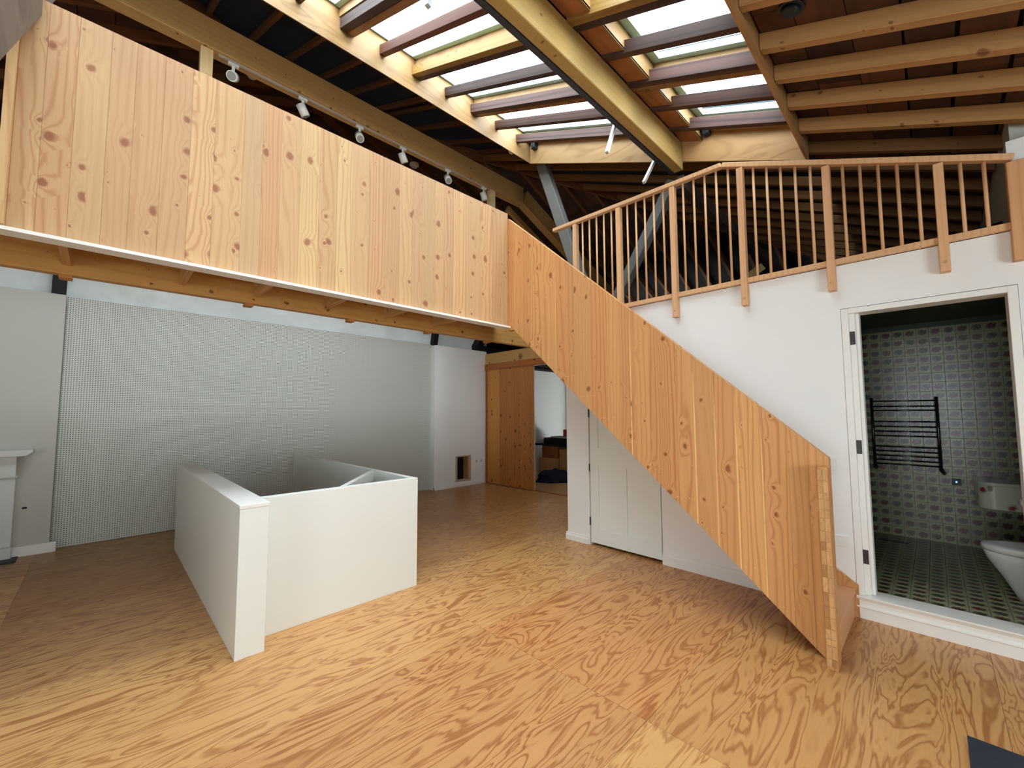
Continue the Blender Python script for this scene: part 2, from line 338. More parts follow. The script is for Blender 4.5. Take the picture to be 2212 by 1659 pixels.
# ================================================================== THE SETTING
# ---- floor: plywood sheets
floor = empty('floor'); floor['kind'] = 'structure'
HOLE = (-6.2, -3.41, 0.825, 2.02)           # stairwell opening
XB = [-7.4, -6.2, -4.92, -3.64, -2.36, -1.095, 0.17, 1.43, 3.25]
YB = [-4.55, -3.0, -0.46, 2.02, 4.66, 6.2]
def sub_rects(x0, x1, y0, y1, h):
    if x1 <= h[0] or x0 >= h[1] or y1 <= h[2] or y0 >= h[3]: return [(x0, x1, y0, y1)]
    out = []
    if y0 < h[2]: out.append((x0, x1, y0, h[2]))
    if y1 > h[3]: out.append((x0, x1, h[3], y1))
    ya, yb_ = max(y0, h[2]), min(y1, h[3])
    if x0 < h[0]: out.append((x0, h[0], ya, yb_))
    if x1 > h[1]: out.append((h[1], x1, ya, yb_))
    return out
tint = {(4, 3): (0.99, 0.85, 0.76), (4, 2): (0.96, 0.86, 0.78), (5, 2): (1.10, 1.10, 1.0), (3, 3): (1.10, 1.06, 0.98), (3, 2): (1.08, 1.04, 0.95),
        (2, 4): (1.0, 0.9, 0.78), (3, 4): (0.86, 0.62, 0.52), (1, 2): (0.72, 0.62, 0.52), (0, 2): (0.8, 0.78, 0.64), (2, 2): (0.86, 0.80, 0.7), (5, 3): (0.97, 0.90, 0.81),  # left-hand sheets tinted darker for the shade under the walkway
        (2, 3): (1.0, 0.9, 0.8), (1, 3): (0.9, 0.8, 0.68), (1, 4): (0.95, 0.85, 0.72), (6, 3): (0.96, 0.88, 0.78), (2, 1): (0.92, 0.88, 0.8), (3, 1): (1.0, 0.95, 0.86)}
gap = 0.0007
for i in range(len(XB) - 1):
    for j in range(len(YB) - 1):
        if (i, j) == (3, 2):
            prism('plywood_sheet', [(XB[3] + gap, YB[2] + gap), (XB[4] - gap, YB[2] + gap), (XB[4] - gap, YB[3] - gap), (HOLE[1], YB[3] - gap), (HOLE[1], HOLE[2]), (XB[3] + gap, HOLE[2])], -0.018, 0, 'z', M['ply'], floor, 0, color=tint[(3, 2)])
            continue
        for (a, b, c, d) in sub_rects(XB[i], XB[i + 1], YB[j], YB[j + 1], HOLE):
            if j == 4 and XB[i] > -3.7: continue
            box('plywood_sheet', a + gap, b - gap, c + gap, d - gap, -0.018, 0, M['ply'], floor, 0.0006, color=tint.get((i, j), random.choice([(1, .95, .88), (.97, .93, .86), (1.03, 1, .92)])))
for k, (a, b, c, d) in enumerate([(-7.4, -6.2, 6.24, 9.1), (-6.2, -4.95, 6.24, 9.1), (-4.95, -3.2, 6.24, 9.1)]):
    box('plywood_sheet', a + gap, b - gap, c, d, -0.018, 0, M['ply'], floor, 0.0006, color=(1.08, 1.05, 1.0))
fl = [(-7.6, -6.2, -4.7, 9.3), (-3.41, 3.4, -4.7, 9.3), (-6.2, -3.41, -4.7, 0.825), (-6.2, -3.41, 2.02, 9.3)]
boxes('subfloor', [(a, b, c, d, -0.25, -0.0185) for a, b, c, d in fl], M['white'], floor)

# ---- walls
# left wall: low white lining, pegboard, rough stone above
wl = empty('wall_left', (-7.3, 2, 0)); wl['kind'] = 'structure'
box('plaster', -7.45, -7.225, -4.6, 9.2, -0.02, 2.9, M['grey_white'], wl)
bm = bmesh.new()
NY, NZ = 260, 28
grid = [[None] * (NZ + 1) for _ in range(NY + 1)]
from mathutils import noise
for i in range(NY + 1):
    for j in range(NZ + 1):
        y = -4.6 + 11.0 * i / NY; z = 2.9 + 1.2 * j / NZ
        n = noise.noise(Vector((y * 2.2, z * 3.1, 1.3))) * 0.045 + noise.noise(Vector((y * 8, z * 11, 4.1))) * 0.03
        grid[i][j] = bm.verts.new((-7.33 + n, y, z))
for i in range(NY):
    for j in range(NZ): bm.faces.new([grid[i][j], grid[i + 1][j], grid[i + 1][j + 1], grid[i][j + 1]])
from_bm('stone_masonry', bm, M['masonry'], wl, smooth=True)
box('stone_core', -7.6, -7.40, -4.6, 6.4, 2.9, 4.1, M['masonry'], wl)
peg = box('pegboard', -7.224, -7.2, -0.36, 4.76, 0.012, 2.95, M['peg'], None, 0.001)
setp(peg, 'wide white perforated pegboard covering the left wall from floor to stone', 'pegboard')
# chimney breast left with fireplace
cb = empty('wall_chimney', (-7.2, -1.5, 0)); cb['kind'] = 'structure'
boxes('chimney_breast', [(-7.226, -7.10, -3.4, -0.365, 0, 2.95)], M['grey_white'], cb, 0.003)
box('skirting', -7.10, -7.07, -0.64, -0.31, 0, 0.11, M['trimwhite'], cb, 0.004)
cb2 = empty('wall_pier', (-7.1, 5.4, 0)); cb2['kind'] = 'structure'
bm = bmesh.new()
for (a, b_, c, d) in [(4.765, 5.34, 0, 2.925), (5.66, 6.155, 0, 2.925), (5.34, 5.66, 0.62, 2.925), (5.34, 5.66, 0, 0.13)]:
    add_box(bm, -7.224, -7.07, a, b_, c, d)
from_bm('pier_plaster', bm, M['white'], cb2)
boxes('skirting', [(-7.07, -7.05, 4.75, 6.155, 0, 0.06), (-7.20, -7.05, 4.75, 4.765, 0, 0.06)], M['trimwhite'], cb2, 0.002)
# wall beside the gallery (Y = 4.15)
wr = wall_x('wall_right', 4.15, 4.28, -3.24, 3.3, 0, 2.711, [(-2.915, -2.022, 0.0, 2.04), (-0.484, 0.418, 0, 2.36)], M['white'])
box('wall_pier_right', 0.418, 3.3, 4.15, 4.28, 2.711, 3.31, M['white'])['kind'] = 'structure'
box('wall_loft_right', 0.45, 0.60, 4.28, 8.9, 2.6, 3.62, M['grey_white'])['kind'] = 'structure'
prism('wall_passage', [(4.28, 0), (6.16, 0), (6.16, 2.5), (4.28, 2.5)], -3.24, -3.12, 'x', M['white'])['kind'] = 'structure'
# wall at the back (Y = 6.16) with the sliding door opening
wall_x('wall_back', 6.16, 6.26, -7.225, -3.12, 0, 2.5, [(-5.7, -3.24, 0, 2.5)], M['white'])['kind'] = 'structure'
wall_x('wall_room_beyond', 9.0, 9.12, -7.4, -3.0, 0, 2.7, [(-6.6, -3.2, 0.1, 2.6)], M['white'])
box('wall_room_side', -3.12, -3.0, 6.26, 9.0, 0, 2.7, M['white'])['kind'] = 'structure'
box('wall_stack', -7.224, -7.0, 6.9, 9.0, 0, 2.6, M['white'], color=(1.0, 0.96, 0.9))['kind'] = 'structure'
# walls behind the camera
wall_x('wall_near', -4.62, -4.5, -7.6, 3.3, 0, 4.4, [(-1.1, 1.5, 0.65, 2.55)], M['white'])
def wall_y(name, x0, x1, y0, y1, z0, z1, holes, mat):
    bm = bmesh.new()
    ys = sorted({y0, y1, *[h[0] for h in holes], *[h[1] for h in holes]}); zs = sorted({z0, z1, *[h[2] for h in holes], *[h[3] for h in holes]})
    for a, b in zip(ys, ys[1:]):
        for c, d in zip(zs, zs[1:]):
            if any(h[0] <= a and b <= h[1] and h[2] <= c and d <= h[3] for h in holes): continue
            add_box(bm, x0, x1, a, b, c, d)
    o = from_bm(name, bm, mat); o['kind'] = 'structure'; return o
wall_y('wall_side', 3.2, 3.32, -4.6, 10.3, -0.2, 2.75, [(-0.7, 1.9, 0.55, 2.25)], M['white'])
box('wall_eaves', -8.6, 3.4, 10.2, 10.35, 0, 4.3, M['attic'])['kind'] = 'structure'
box('wall_gable', -8.75, -8.6, -4.7, 10.35, 2.5, 8.3, M['attic'])['kind'] = 'structure'
box('wall_near_gable', -8.7, -7.55, -4.7, -4.5, 2.5, 4.5, M['attic'])['kind'] = 'structure'
box('trim_loft_floor', -8.6, -7.45, -4.6, 10.3, 2.4, 2.55, M['attic'])['kind'] = 'structure'
box('trim_loft_floor', -3.12, 3.3, 8.4, 10.3, 2.4, 2.55, M['attic'])['kind'] = 'structure'
# assumed windows, unseen behind the camera and beyond, placed and sized as fill light
def window(name, axis, pos, a0, a1, z0, z1, n=3):
    e = empty(name, (pos if axis == 'x' else (a0 + a1) / 2, pos if axis == 'y' else (a0 + a1) / 2, z0)); e['kind'] = 'structure'
    L = [(a0, a1, z0, z0 + 0.06), (a0, a1, z1 - 0.06, z1)] + [(a0 + (a1 - a0 - 0.06) * k / n, a0 + (a1 - a0 - 0.06) * k / n + 0.06, z0 + 0.06, z1 - 0.06) for k in range(n + 1)]
    if axis == 'y': boxes('window_frame', [(a, b, pos - 0.03, pos + 0.03, c, d) for a, b, c, d in L], M['trimwhite'], e)
    else: boxes('window_frame', [(pos - 0.03, pos + 0.03, a, b, c, d) for a, b, c, d in L], M['trimwhite'], e)
    if axis == 'y': box('window_pane', a0, a1, pos - 0.004, pos + 0.004, z0, z1, M['glass'], e)
    else: box('window_pane', pos - 0.004, pos + 0.004, a0, a1, z0, z1, M['glass'], e)
window('window_13', 'y', -4.56, -1.1, 1.5, 0.65, 2.55)
window('window_14', 'x', 3.26, -0.7, 1.9, 0.55, 2.25)
window('window_15', 'y', 9.06, -6.6, -3.2, 0.1, 2.6, 3)

boxes('ceiling_beyond', [(-7.4, -3.0, 6.27, 9.12, 2.701, 2.74)], M['attic'])['kind'] = 'structure'
# ---- stairwell shaft below the floor
sw = empty('stairwell', (-4.8, 1.4, -2.4)); sw['kind'] = 'structure'
boxes('shaft_lining', [(-6.2, -3.41, 0.80, 0.825, -2.4, -0.02), (-6.2, -3.41, 2.02, 2.045, -2.4, -0.02), (-6.225, -6.2, 0.8, 2.045, -2.4, -0.02), (-3.41, -3.385, 0.8, 2.045, -2.4, -0.02), (-6.2, -3.41, 0.825, 2.02, -2.42, -2.4)], M['white'], sw)
for k in range(11): box('tread', -6.2 + 0.22 * k, -6.2 + 0.22 * (k + 1), 0.86, 1.98, -0.22 - 0.2 * k - 0.03, -0.22 - 0.2 * k, M['ply'], sw)

# ---- roof
ceil = empty('ceiling', (0, 0, 3.8)); ceil['kind'] = 'structure'
SO = 0.32
fPR = lambda x, y: zb(x) + SO
fPF = lambda x, y: 8.32 - ST * y
fPN = lambda x, y: 6.17 + ST * y
HF = lambda x: x + 10.2            # far hip: Y for X
HN = lambda x: -5.284 - x          # near hip
sky0, sky1 = -1.15, 4.53
FELT = M['felt']
slab('roof_felt', [(-0.69, sky1), (-0.69, HF(-0.69)), (-4.17, HF(-4.17)), (-4.17, sky1)], fPR, 0.06, FELT, ceil)
slab('roof_felt', [(-4.17, HN(-4.17)), (-4.17, HF(-4.17)), (-7.74, 2.45)], fPR, 0.06, FELT, ceil)
slab('roof_felt', [(-4.17, sky0), (-0.69, sky0), (-0.69, -4.6), (-4.17, -1.12)], fPR, 0.06, FELT, ceil)
slab('roof_back', [(-0.69, HN(-0.69)), (3.5, -8.8), (3.5, 10.4), (0.2, 10.4), (-0.69, HF(-0.69))], lambda x, y: zb(x) + SO - 0.085, 0.06, M['attic'], ceil)
slab('roof_back', [(-7.74, 2.45), (0.3, 10.49), (-8.75, 10.49), (-8.75, 2.45)], lambda x, y: fPF(x, y) + 0.025, 0.06, M['attic'], ceil)
slab('roof_back', [(-7.74, 2.45), (-8.75, 2.45), (-8.75, -4.8), (-0.49, -4.8)], lambda x, y: fPN(x, y) + 0.025, 0.06, M['attic'], ceil)
# sarking boards under the right-hand slope: each board its own piece
yend = 9.0
x = -0.68
cols = 0
while x < 3.2 and cols < 14:
    w = random.choice([0.17, 0.2, 0.22, 0.24]); cols += 1
    y = -4.5 if x > -0.6 else -4.4
    y += random.uniform(0, 0.6)
    ys = [-4.5]
    while y < 8.0: ys.append(y); y += random.uniform(0.42, 0.95)
    ys.append(yend)
    g1 = random.choice([0.004, 0.004, 0.02])
    x1 = min(x + w, 3.2)
    for a, b_ in zip(ys, ys[1:]):
        if b_ < 0.5 or x > 1.6:
            continue
        t = random.choice([(1, 1, 1), (0.7, 0.65, 0.62), (1.35, 1.15, 1.0), (0.5, 0.5, 0.55), (1.15, 1.0, 0.9), (0.85, 0.8, 0.78)])
        roofbox('sarking_board', x + g1 / 2, x1 - g1 / 2, a + 0.003, b_ - 0.003, SO - 0.11 - random.uniform(0.0, 0.004), SO - 0.09, M['soffit'], ceil, color=t)
    x = x1
# sarking on the far and near slopes, wide boards across
for k in range(18):
    y0 = 2.6 + 0.3 * k
    a = y0 - 10.2
    slab('sarking_board', [(max(-8.5, -8.5), y0 + .004), (a, y0 + .004), (a + 0.29, y0 + 0.296), (-8.5, y0 + 0.296)], fPF, 0.02, M['soffit'], ceil, color=random.choice([(0.8, .8, .8), (1, 1, 1), (0.6, 0.6, 0.6)]))
for k in range(14):
    y0 = 2.3 - 0.3 * k
    a = -5.284 - y0
    slab('sarking_board', [(-8.5, y0 - .004), (a, y0 - .004), (a + 0.29, y0 - 0.296), (-8.5, y0 - 0.296)], fPN, 0.02, M['soffit'], ceil, color=random.choice([(0.8, .8, .8), (1.1, 1, 1), (0.6, 0.6, 0.6)]))

def rafter(x0, x1, y, w, o0, h, mat, color=(1, 1, 1)):
    return roofbox('rafter', x0, x1, y - w / 2, y + w / 2, o0, o0 + h, mat, ceil, color, 0.003)
OLD, NEW = M['raft_old'], M['raft_new']
# old rafters left in place across the two rooflight wells
inner = [
    (1.62, OLD, (0.75, 0.8, 0.95), 0.075), (1.70, NEW, (0.6, 0.55, 0.5), 0.075),
    (2.06, OLD, (1.7, 1.15, 0.95), 0.065),
    (2.47, NEW, (0.62, 0.66, 0.44), 0.07), (2.54, OLD, (0.7, 0.7, 0.8), 0.065),
    (2.94, OLD, (0.85, 0.85, 0.9), 0.06),
    (3.36, OLD, (1.0, 0.9, 0.95), 0.07), (3.43, NEW, (0.55, 0.5, 0.45), 0.065),
    (3.80, OLD, (1.1, 0.95, 0.9), 0.06), (4.22, OLD, (0.9, 0.85, 0.9), 0.06),
    (1.18, OLD, (0.9, 0.9, 0.9), 0.06), (0.72, OLD, (0.9, 0.8, 0.8), 0.07), (0.27, OLD, (1, 0.9, 0.9), 0.06), (-0.19, OLD, (0.9, 0.9, 0.9), 0.07), (-0.64, OLD, (1, 0.9, 0.85), 0.06)]
for y, m, c, w in inner:
    rafter(-4.148, -1.93, y, w, 0.20, 0.115, m, c)
    yr = y - 0.03
    c2 = (c[0] * 0.95, c[1] * 0.9, c[2] * 0.9)
    if abs(y - 2.06) < .01: c2 = (1.0, 0.95, 0.95)
    rafter(-1.83, -0.712, yr, w, 0.20, 0.115, m, c2)
# left of the wells, up to the ridge beam and on to the hips
for y in [-0.6, -0.2, 0.25, 0.7, 1.18, 1.62, 2.07, 2.5, 2.97, 3.15, 3.66, 4.22, 4.63]:
    xa = max(-5.284 - y, y - 10.2) + 0.05
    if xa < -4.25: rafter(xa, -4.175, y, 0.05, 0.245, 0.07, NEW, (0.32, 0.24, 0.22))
# right of the wells, new rafters
for y in [-1.6, -1.15, -0.7, -0.25, 0.2, 0.65, 1.1, 1.55, 2.12, 2.6, 3.02, 3.38, 3.76, 4.16]:
    rafter(-0.688, 3.19, y, 0.062, 0.09, 0.115, NEW, (1.0, 0.95, 0.9))
# beyond the wells, over the loft
for y in [4.60, 4.99, 5.42, 5.84, 6.26, 6.68, 7.10, 7.52, 7.94, 8.36]:
    xa = y - 10.2 + 0.25
    rafter(xa, 0.44 if y > 4.7 else 3.19, y, 0.055, 0.10, 0.105, NEW, (0.40, 0.34, 0.29))  # tinted well below the other new rafters to hold the loft's darkness
# rafters of the far and near slopes
for xx in [-8.1, -7.7, -7.28, -6.85, -6.42, -6.1, -5.55, -5.06, -4.52, -4.12, -3.65, -3.2, -2.75, -2.3, -1.85, -1.4, -0.95]:
    y0 = max(2.45, xx + 10.2) + 0.03
    beam('rafter', (xx, y0, 8.26 - ST * y0), (xx, 10.2, 8.26 - ST * 10.2), 0.055, 0.12, M['raft_y'], ceil, side=(1, 0, 0), color=(1.0, 0.9, 0.82))
for xx in [-8.15, -7.7, -7.24, -6.57, -6.13, -5.7, -5.25, -4.8, -4.35, -3.9]:
    y0 = min(2.45, -5.284 - xx) - 0.03
    beam('rafter', (xx, -4.5, 6.11 - ST * 4.5), (xx, y0, 6.11 + ST * y0), 0.055, 0.12, M['raft_y'], ceil, side=(1, 0, 0), color=(1.25, 1.1, 0.95))
beam('hip_rafter', (-7.7, 2.5, zb(-7.7) + 0.22), (-0.3, 9.9, zb(-0.3) + 0.22), 0.05, 0.17, M['raft_y'], ceil, color=(1.2, 1.0, 0.85))
beam('hip_rafter', (-7.7, 2.42, zb(-7.7) + 0.22), (-0.9, -4.384, zb(-0.9) + 0.22), 0.05, 0.17, M['raft_y'], ceil, color=(1.2, 1.0, 0.85))
beam('ridge_board', (-8.6, 2.45, 7.12), (-7.7, 2.45, 7.12), 0.04, 0.2, M['raft_y'], ceil)

# ---- rooflight well linings
well = empty('trim_1', (-2.4, 1.7, 4.5)); well['kind'] = 'structure'
TOP = 0.42
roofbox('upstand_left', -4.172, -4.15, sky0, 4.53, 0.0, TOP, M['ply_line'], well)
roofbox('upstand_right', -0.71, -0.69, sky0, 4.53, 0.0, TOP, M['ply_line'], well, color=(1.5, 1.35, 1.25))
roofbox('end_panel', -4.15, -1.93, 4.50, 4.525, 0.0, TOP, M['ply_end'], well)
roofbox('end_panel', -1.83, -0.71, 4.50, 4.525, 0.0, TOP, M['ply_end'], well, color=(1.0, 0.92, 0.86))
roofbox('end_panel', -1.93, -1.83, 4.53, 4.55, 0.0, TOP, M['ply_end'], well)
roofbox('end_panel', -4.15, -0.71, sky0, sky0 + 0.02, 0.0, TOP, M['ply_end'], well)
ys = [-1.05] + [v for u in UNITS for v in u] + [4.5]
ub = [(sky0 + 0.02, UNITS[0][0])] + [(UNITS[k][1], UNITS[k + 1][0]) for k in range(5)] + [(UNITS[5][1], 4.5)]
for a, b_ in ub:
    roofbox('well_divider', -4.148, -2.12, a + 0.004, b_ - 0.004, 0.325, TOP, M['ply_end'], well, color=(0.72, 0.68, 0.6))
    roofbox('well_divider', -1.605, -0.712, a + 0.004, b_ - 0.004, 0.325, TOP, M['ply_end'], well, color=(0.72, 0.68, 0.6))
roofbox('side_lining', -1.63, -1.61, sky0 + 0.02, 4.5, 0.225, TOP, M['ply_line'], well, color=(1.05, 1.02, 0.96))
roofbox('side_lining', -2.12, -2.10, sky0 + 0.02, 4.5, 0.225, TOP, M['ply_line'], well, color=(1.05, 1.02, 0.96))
roofbox('beam_casing', -2.12, -1.61, sky0 + 0.02, 4.5, TOP + 0.002, TOP + 0.05, M['ply_line'], well)
yy = [sky0 + 0.03, -0.64, -0.19, 0.27, 0.72, 1.18, 1.66, 2.06, 2.505, 2.94, 3.395, 3.80, 4.22, 4.5]
for a, b_ in zip(yy, yy[1:]):
    roofbox('soffit_strip', -1.828, -1.61, a - 0.03 + 0.0, b_ - 0.03 if b_ < 4.5 else 4.499, 0.228, 0.245, M['ply_red'], well)
    roofbox('soffit_strip', -2.12, -1.932, a, b_ if b_ < 4.5 else 4.499, 0.228, 0.245, M['ply_red'], well)

# ---- rooflights
k = 0
for side, (x0, x1) in (('left', SPAN_L), ('right', SPAN_R)):
    for (a, b_) in UNITS:
        k += 1
        w = empty('window_%d' % k, ((x0 + x1) / 2, (a + b_) / 2, zb((x0 + x1) / 2) + 0.5)); w['kind'] = 'structure'
        bm = bmesh.new()
        f = 0.05
        A, B = a - 0.02, b_ + 0.02
        X0, X1 = x0 - 0.02, x1 + 0.02
        for (p, q, r, s_) in ((X0, X1, A, a + f), (X0, X1, b_ - f, B), (X0, x0 + f + 0.02, a + f, b_ - f), (x1 - f - 0.01, X1, a + f, b_ - f)):
            hexa(bm, [(p, r, zb(p) + TOP), (q, r, zb(q) + TOP), (q, s_, zb(q) + TOP), (p, s_, zb(p) + TOP),
                      (p, r, zb(p) + TOP + 0.06), (q, r, zb(q) + TOP + 0.06), (q, s_, zb(q) + TOP + 0.06), (p, s_, zb(p) + TOP + 0.06)])
        from_bm('window_frame', bm, M['frame'], w)
        roofbox('window_pane', x0 + f, x1 - f, a + f, b_ - f, TOP + 0.045, TOP + 0.052, M['glass'], w)
# outer kerb so no sky leaks past the frames
kb = empty('trim_2', (-2.4, 1.7, 5)); kb['kind'] = 'structure'
for a, b_ in ub: roofbox('kerb_cover', -4.3, -0.6, a - 0.01 if a > sky0 + .1 else a - 0.15, b_ + 0.01 if b_ < 4.45 else b_ + 0.15, TOP + 0.061, TOP + 0.1, M['attic'], kb)
roofbox('kerb_cover', -4.35, -4.18, sky0 - 0.1, 4.65, SO + 0.05, TOP + 0.1, M['attic'], kb)
roofbox('kerb_cover', -0.73, -0.55, sky0 - 0.1, 4.65, TOP + 0.061, TOP + 0.12, M['attic'], kb)
roofbox('kerb_cover', -0.688, -0.55, sky0 - 0.1, 4.65, SO + 0.03, TOP + 0.06, M['attic'], kb)
roofbox('kerb_cover', -2.14, -1.58, sky0 - 0.1, 4.65, TOP + 0.062, TOP + 0.12, M['attic'], kb)
roofbox('kerb_cover', -4.3, -0.6, 4.527, 4.65, SO + 0.05, TOP + 0.1, M['attic'], kb)
roofbox('kerb_cover', -4.3, -0.6, sky0 - 0.12, sky0 - 0.001, SO + 0.05, TOP + 0.1, M['attic'], kb)

# ================================================================== BEAMS
t = empty('ridge_beam', (-5.28, 2.4, 5.44)); setp(t, 'long pale glulam beam high above the walkway, carrying the spotlight track', 'beam')
box('glulam', -5.36, -5.20, -0.6, 5.45, 5.44, 5.765, M['glulam'], t, 0.006, color=(0.80, 0.77, 0.66))
bb = empty('valley_beam', (-5.28, 7, 4.4)); setp(bb, 'pale sloping beam running down from the far end of the glulam', 'beam')
beam('glulam', (-5.28, 5.50, 5.60), (-5.28, 10.1, 3.60), 0.16, 0.30, M['glulam'], bb, side=(1, 0, 0), color=(0.8, 0.74, 0.66))
beam('batten', (-5.50, 5.3, 5.42), (-5.50, 10.1, 3.33), 0.07, 0.10, M['glulam'], bb, side=(1, 0, 0), color=(0.7, 0.62, 0.52))
pb = empty('purlin_beam', (-1.88, 1.8, 4.25)); setp(pb, 'thick greenish timber beam crossing between the left and right rooflights', 'beam')
box('timber', -1.93, -1.83, -3.0, 4.50, 4.245, 4.56, M['glulam'], pb, 0.006, color=(0.62, 0.62, 0.46))
box('steel_plate', -1.975, -1.932, -3.0, 4.50, 4.235, 4.40, M['steeldark'], pb, 0.003)
ob = box('loft_beam', -1.95, -1.85, 4.56, 9.0, 4.08, 4.23, M['raft_old'], None, 0.006, color=(0.7, 0.75, 0.75))
setp(ob, 'dark old beam running into the loft beyond the rooflight beam', 'beam')
st1 = beam('roof_strut', (-4.10, 4.72, 5.42), (-3.27, 4.72, 3.05), 0.16, 0.12, M['steelgrey'], None, side=(1, 0, 0.35), bevel=0.006)
setp(st1, 'grey sloping roof strut left of the gallery railing end', 'strut')
st2 = beam('roof_strut', (-2.05, 4.75, 4.30), (-3.02, 4.75, 2.75), 0.12, 0.12, M['steelgrey'], None, side=(1, 0, -0.6), bevel=0.006, color=(0.75, 0.8, 0.85))
setp(st2, 'grey sloping strut seen through the gallery balusters, leaning left', 'strut')
np_ = box('corner_post', -1.95, -1.82, -0.46, -0.33, 0, 4.22, M['weathered'], None, 0.006); setp(np_, 'weathered grey post at the left of the room beside the camera', 'post')
br = beam('roof_brace', (-1.93, -0.40, 2.55), (-4.0, -0.40, 4.475), 0.11, 0.21, M['weathered'], None, side=(0, 1, 0), bevel=0.006)
setp(br, 'rough weathered grey timber brace crossing the top left corner', 'brace')

# ================================================================== WALKWAY (bridge)
wk = empty('walkway', (-4.4, 1.4, 2.45)); setp(wk, 'timber framed walkway behind the long board balustrade, joists showing below', 'walkway')
box('deck', -5.4, -3.475, -2.6, 3.99, 2.84, 2.86, M['pine_x'], wk, color=(0.8, 0.62, 0.45))
box('edge_beam', -4.50, -4.42, -2.6, 4.8, 2.575, 2.84, M['pine_y'], wk, 0.003, color=(0.82, 0.86, 0.9))
box('ledge_strip', -3.475, -3.36, -2.6, 3.29, 2.515, 2.535, M['trimwhite'], wk, 0.001)
box('edge_board', -3.52, -3.478, -2.6, 3.29, 2.54, 2.84, M['pine_y'], wk, 0.002)
for y in [-1.7, -0.98, -0.235, 0.43, 0.98, 1.62, 2.28, 2.95]:
    box('joist', -4.42, -3.52, y - 0.022, y + 0.022, 2.64, 2.84, M['pine_x'], wk, 0.002, color=(0.98, 0.95, 0.9))
for y in [-1.7, -0.98, -0.24, 0.93, 1.9, 2.9, 3.9]:
    box('packer', -4.52, -4.43, y - 0.035, y + 0.035, 2.55, 2.575, M['pine_y'], wk, 0.002, color=(0.75, 0.6, 0.5))
bp = empty('board_balustrade', (-3.41, 1.4, 2.545)); setp(bp, 'long solid balustrade of upright knotty pale larch boards along the walkway', 'balustrade')
BY = [-0.414, -0.314, -0.194, -0.058, 0.056, 0.195, 0.339, 0.472, 0.642, 0.763, 0.886, 1.026, 1.172, 1.316, 1.446, 1.595, 1.749, 1.893, 2.03, 2.139, 2.289, 2.40, 2.513, 2.679, 2.88, 3.053, 3.19, 3.30]
BC = {8: (1, 1, 1), 9: (1.0, 0.90, 0.86), 10: (1.06, 1.02, 0.98), 11: (1.12, 1.16, 1.08), 12: (1.0, 0.97, 0.9), 13: (1.1, 1.14, 1.08)}
for i, (a, b_) in enumerate(zip(BY, BY[1:])):
    c = BC.get(i, random.choice([(1, 0.98, 0.95), (1.05, 1.02, 0.98), (0.97, 0.90, 0.87), (1.06, 1.03, 0.98), (0.98, 0.93, 0.92)]))
    box('larch_board', -3.47, -3.41 + random.uniform(-0.0004, 0.0004), a, b_ - 0.0006, 2.545, 3.887, M['clt_bridge'], bp, 0.0008, color=c)
box('return_end', -3.47, -3.36, -0.45, -0.415, 2.545, 3.887, M['clt_bridge'], bp, 0.001, color=(1.15, 1.15, 1.05))
# posts standing on the walkway under the glulam
for y, w, lab in ((0.62, 0.11, 'pale square post under the glulam, near the left end of the walkway'), (4.70, 0.12, 'pale square post under the far end of the glulam beam')):
    p = box('wooden_post', -5.33, -5.23, y - w / 2, y + w / 2, 2.86, 5.44, M['pine_z'], None, 0.003); setp(p, lab, 'post', 'posts under the glulam beam')
box('deck', -5.4, -4.44, 3.99, 4.8, 2.84, 2.86, M['pine_x'], wk, color=(0.8, 0.62, 0.45))

# ================================================================== STAIRCASE
sc = empty('staircase', (-0.6, 3.3, 0)); setp(sc, 'straight staircase enclosed by a solid panel of orange larch boards', 'staircase')
XT0, ZT0, XT1, ZT1 = -3.40, 3.821, -0.486, 1.251
XB0, ZB0, XB1, ZB1 = -3.317, 2.49, -0.555, 0.0
top = lambda x: ZT0 + (ZT1 - ZT0) * (x - XT0) / (XT1 - XT0)
bot = lambda x: max(0.0, ZB0 + (ZB1 - ZB0) * (x - XB0) / (XB1 - XB0)) if x > XB0 else 2.49 + (XB0 - x) * 0.0 + 0.0
BX = [-3.408, -3.317, -3.242, -3.078, -2.896, -2.705, -2.56, -2.468, -2.271, -2.096, -1.965, -1.827, -1.684, -1.459, -1.32, -1.169, -1.025, -0.864, -0.706, -0.60, -0.486]
BXC = {12: (0.97, .9, .84), 14: (1.03, 1, 0.97), 15: (1.02, .98, .92), 16: (1.12, 1.12, 1.05)}
for i, (a, b_) in enumerate(zip(BX, BX[1:])):
    c = BXC.get(i, random.choice([(1, 0.97, 0.93), (1.06, 1.02, 0.97), (0.92, 0.86, 0.82), (1.03, 1.0, 0.95), (0.97, 0.88, 0.82)]))
    pts = [(a, bot(a)), (b_ - 0.0006, bot(b_)), (b_ - 0.0006, top(b_)), (a, top(a))]
    if a < XB1 < b_: pts = [(a, bot(a)), (XB1, 0.0), (b_ - 0.0006, 0.0), (b_ - 0.0006, top(b_)), (a, top(a))]
    prism('larch_board', pts, 3.30 + random.uniform(-0.0004, 0.0004), 3.36, 'y', M['clt_stair'], sc, 0.0008, color=c)
# pale sapwood seams
for xs_, w_ in ((-2.705, 0.006), (-1.864, 0.008), (-1.324, 0.010), (-1.172, 0.006), (-1.029, 0.010), (-0.868, 0.008)):
    prism('sapwood_streak', [(xs_, bot(xs_) + 0.002), (xs_ + w_, bot(xs_ + w_) + 0.002), (xs_ + w_, top(xs_ + w_) - 0.35 - 0.3 * random.random()), (xs_, top(xs_) - 0.002)], 3.2992, 3.301, 'y', M['pine_z'], sc, 0, color=(1.0, 0.88, 0.72))
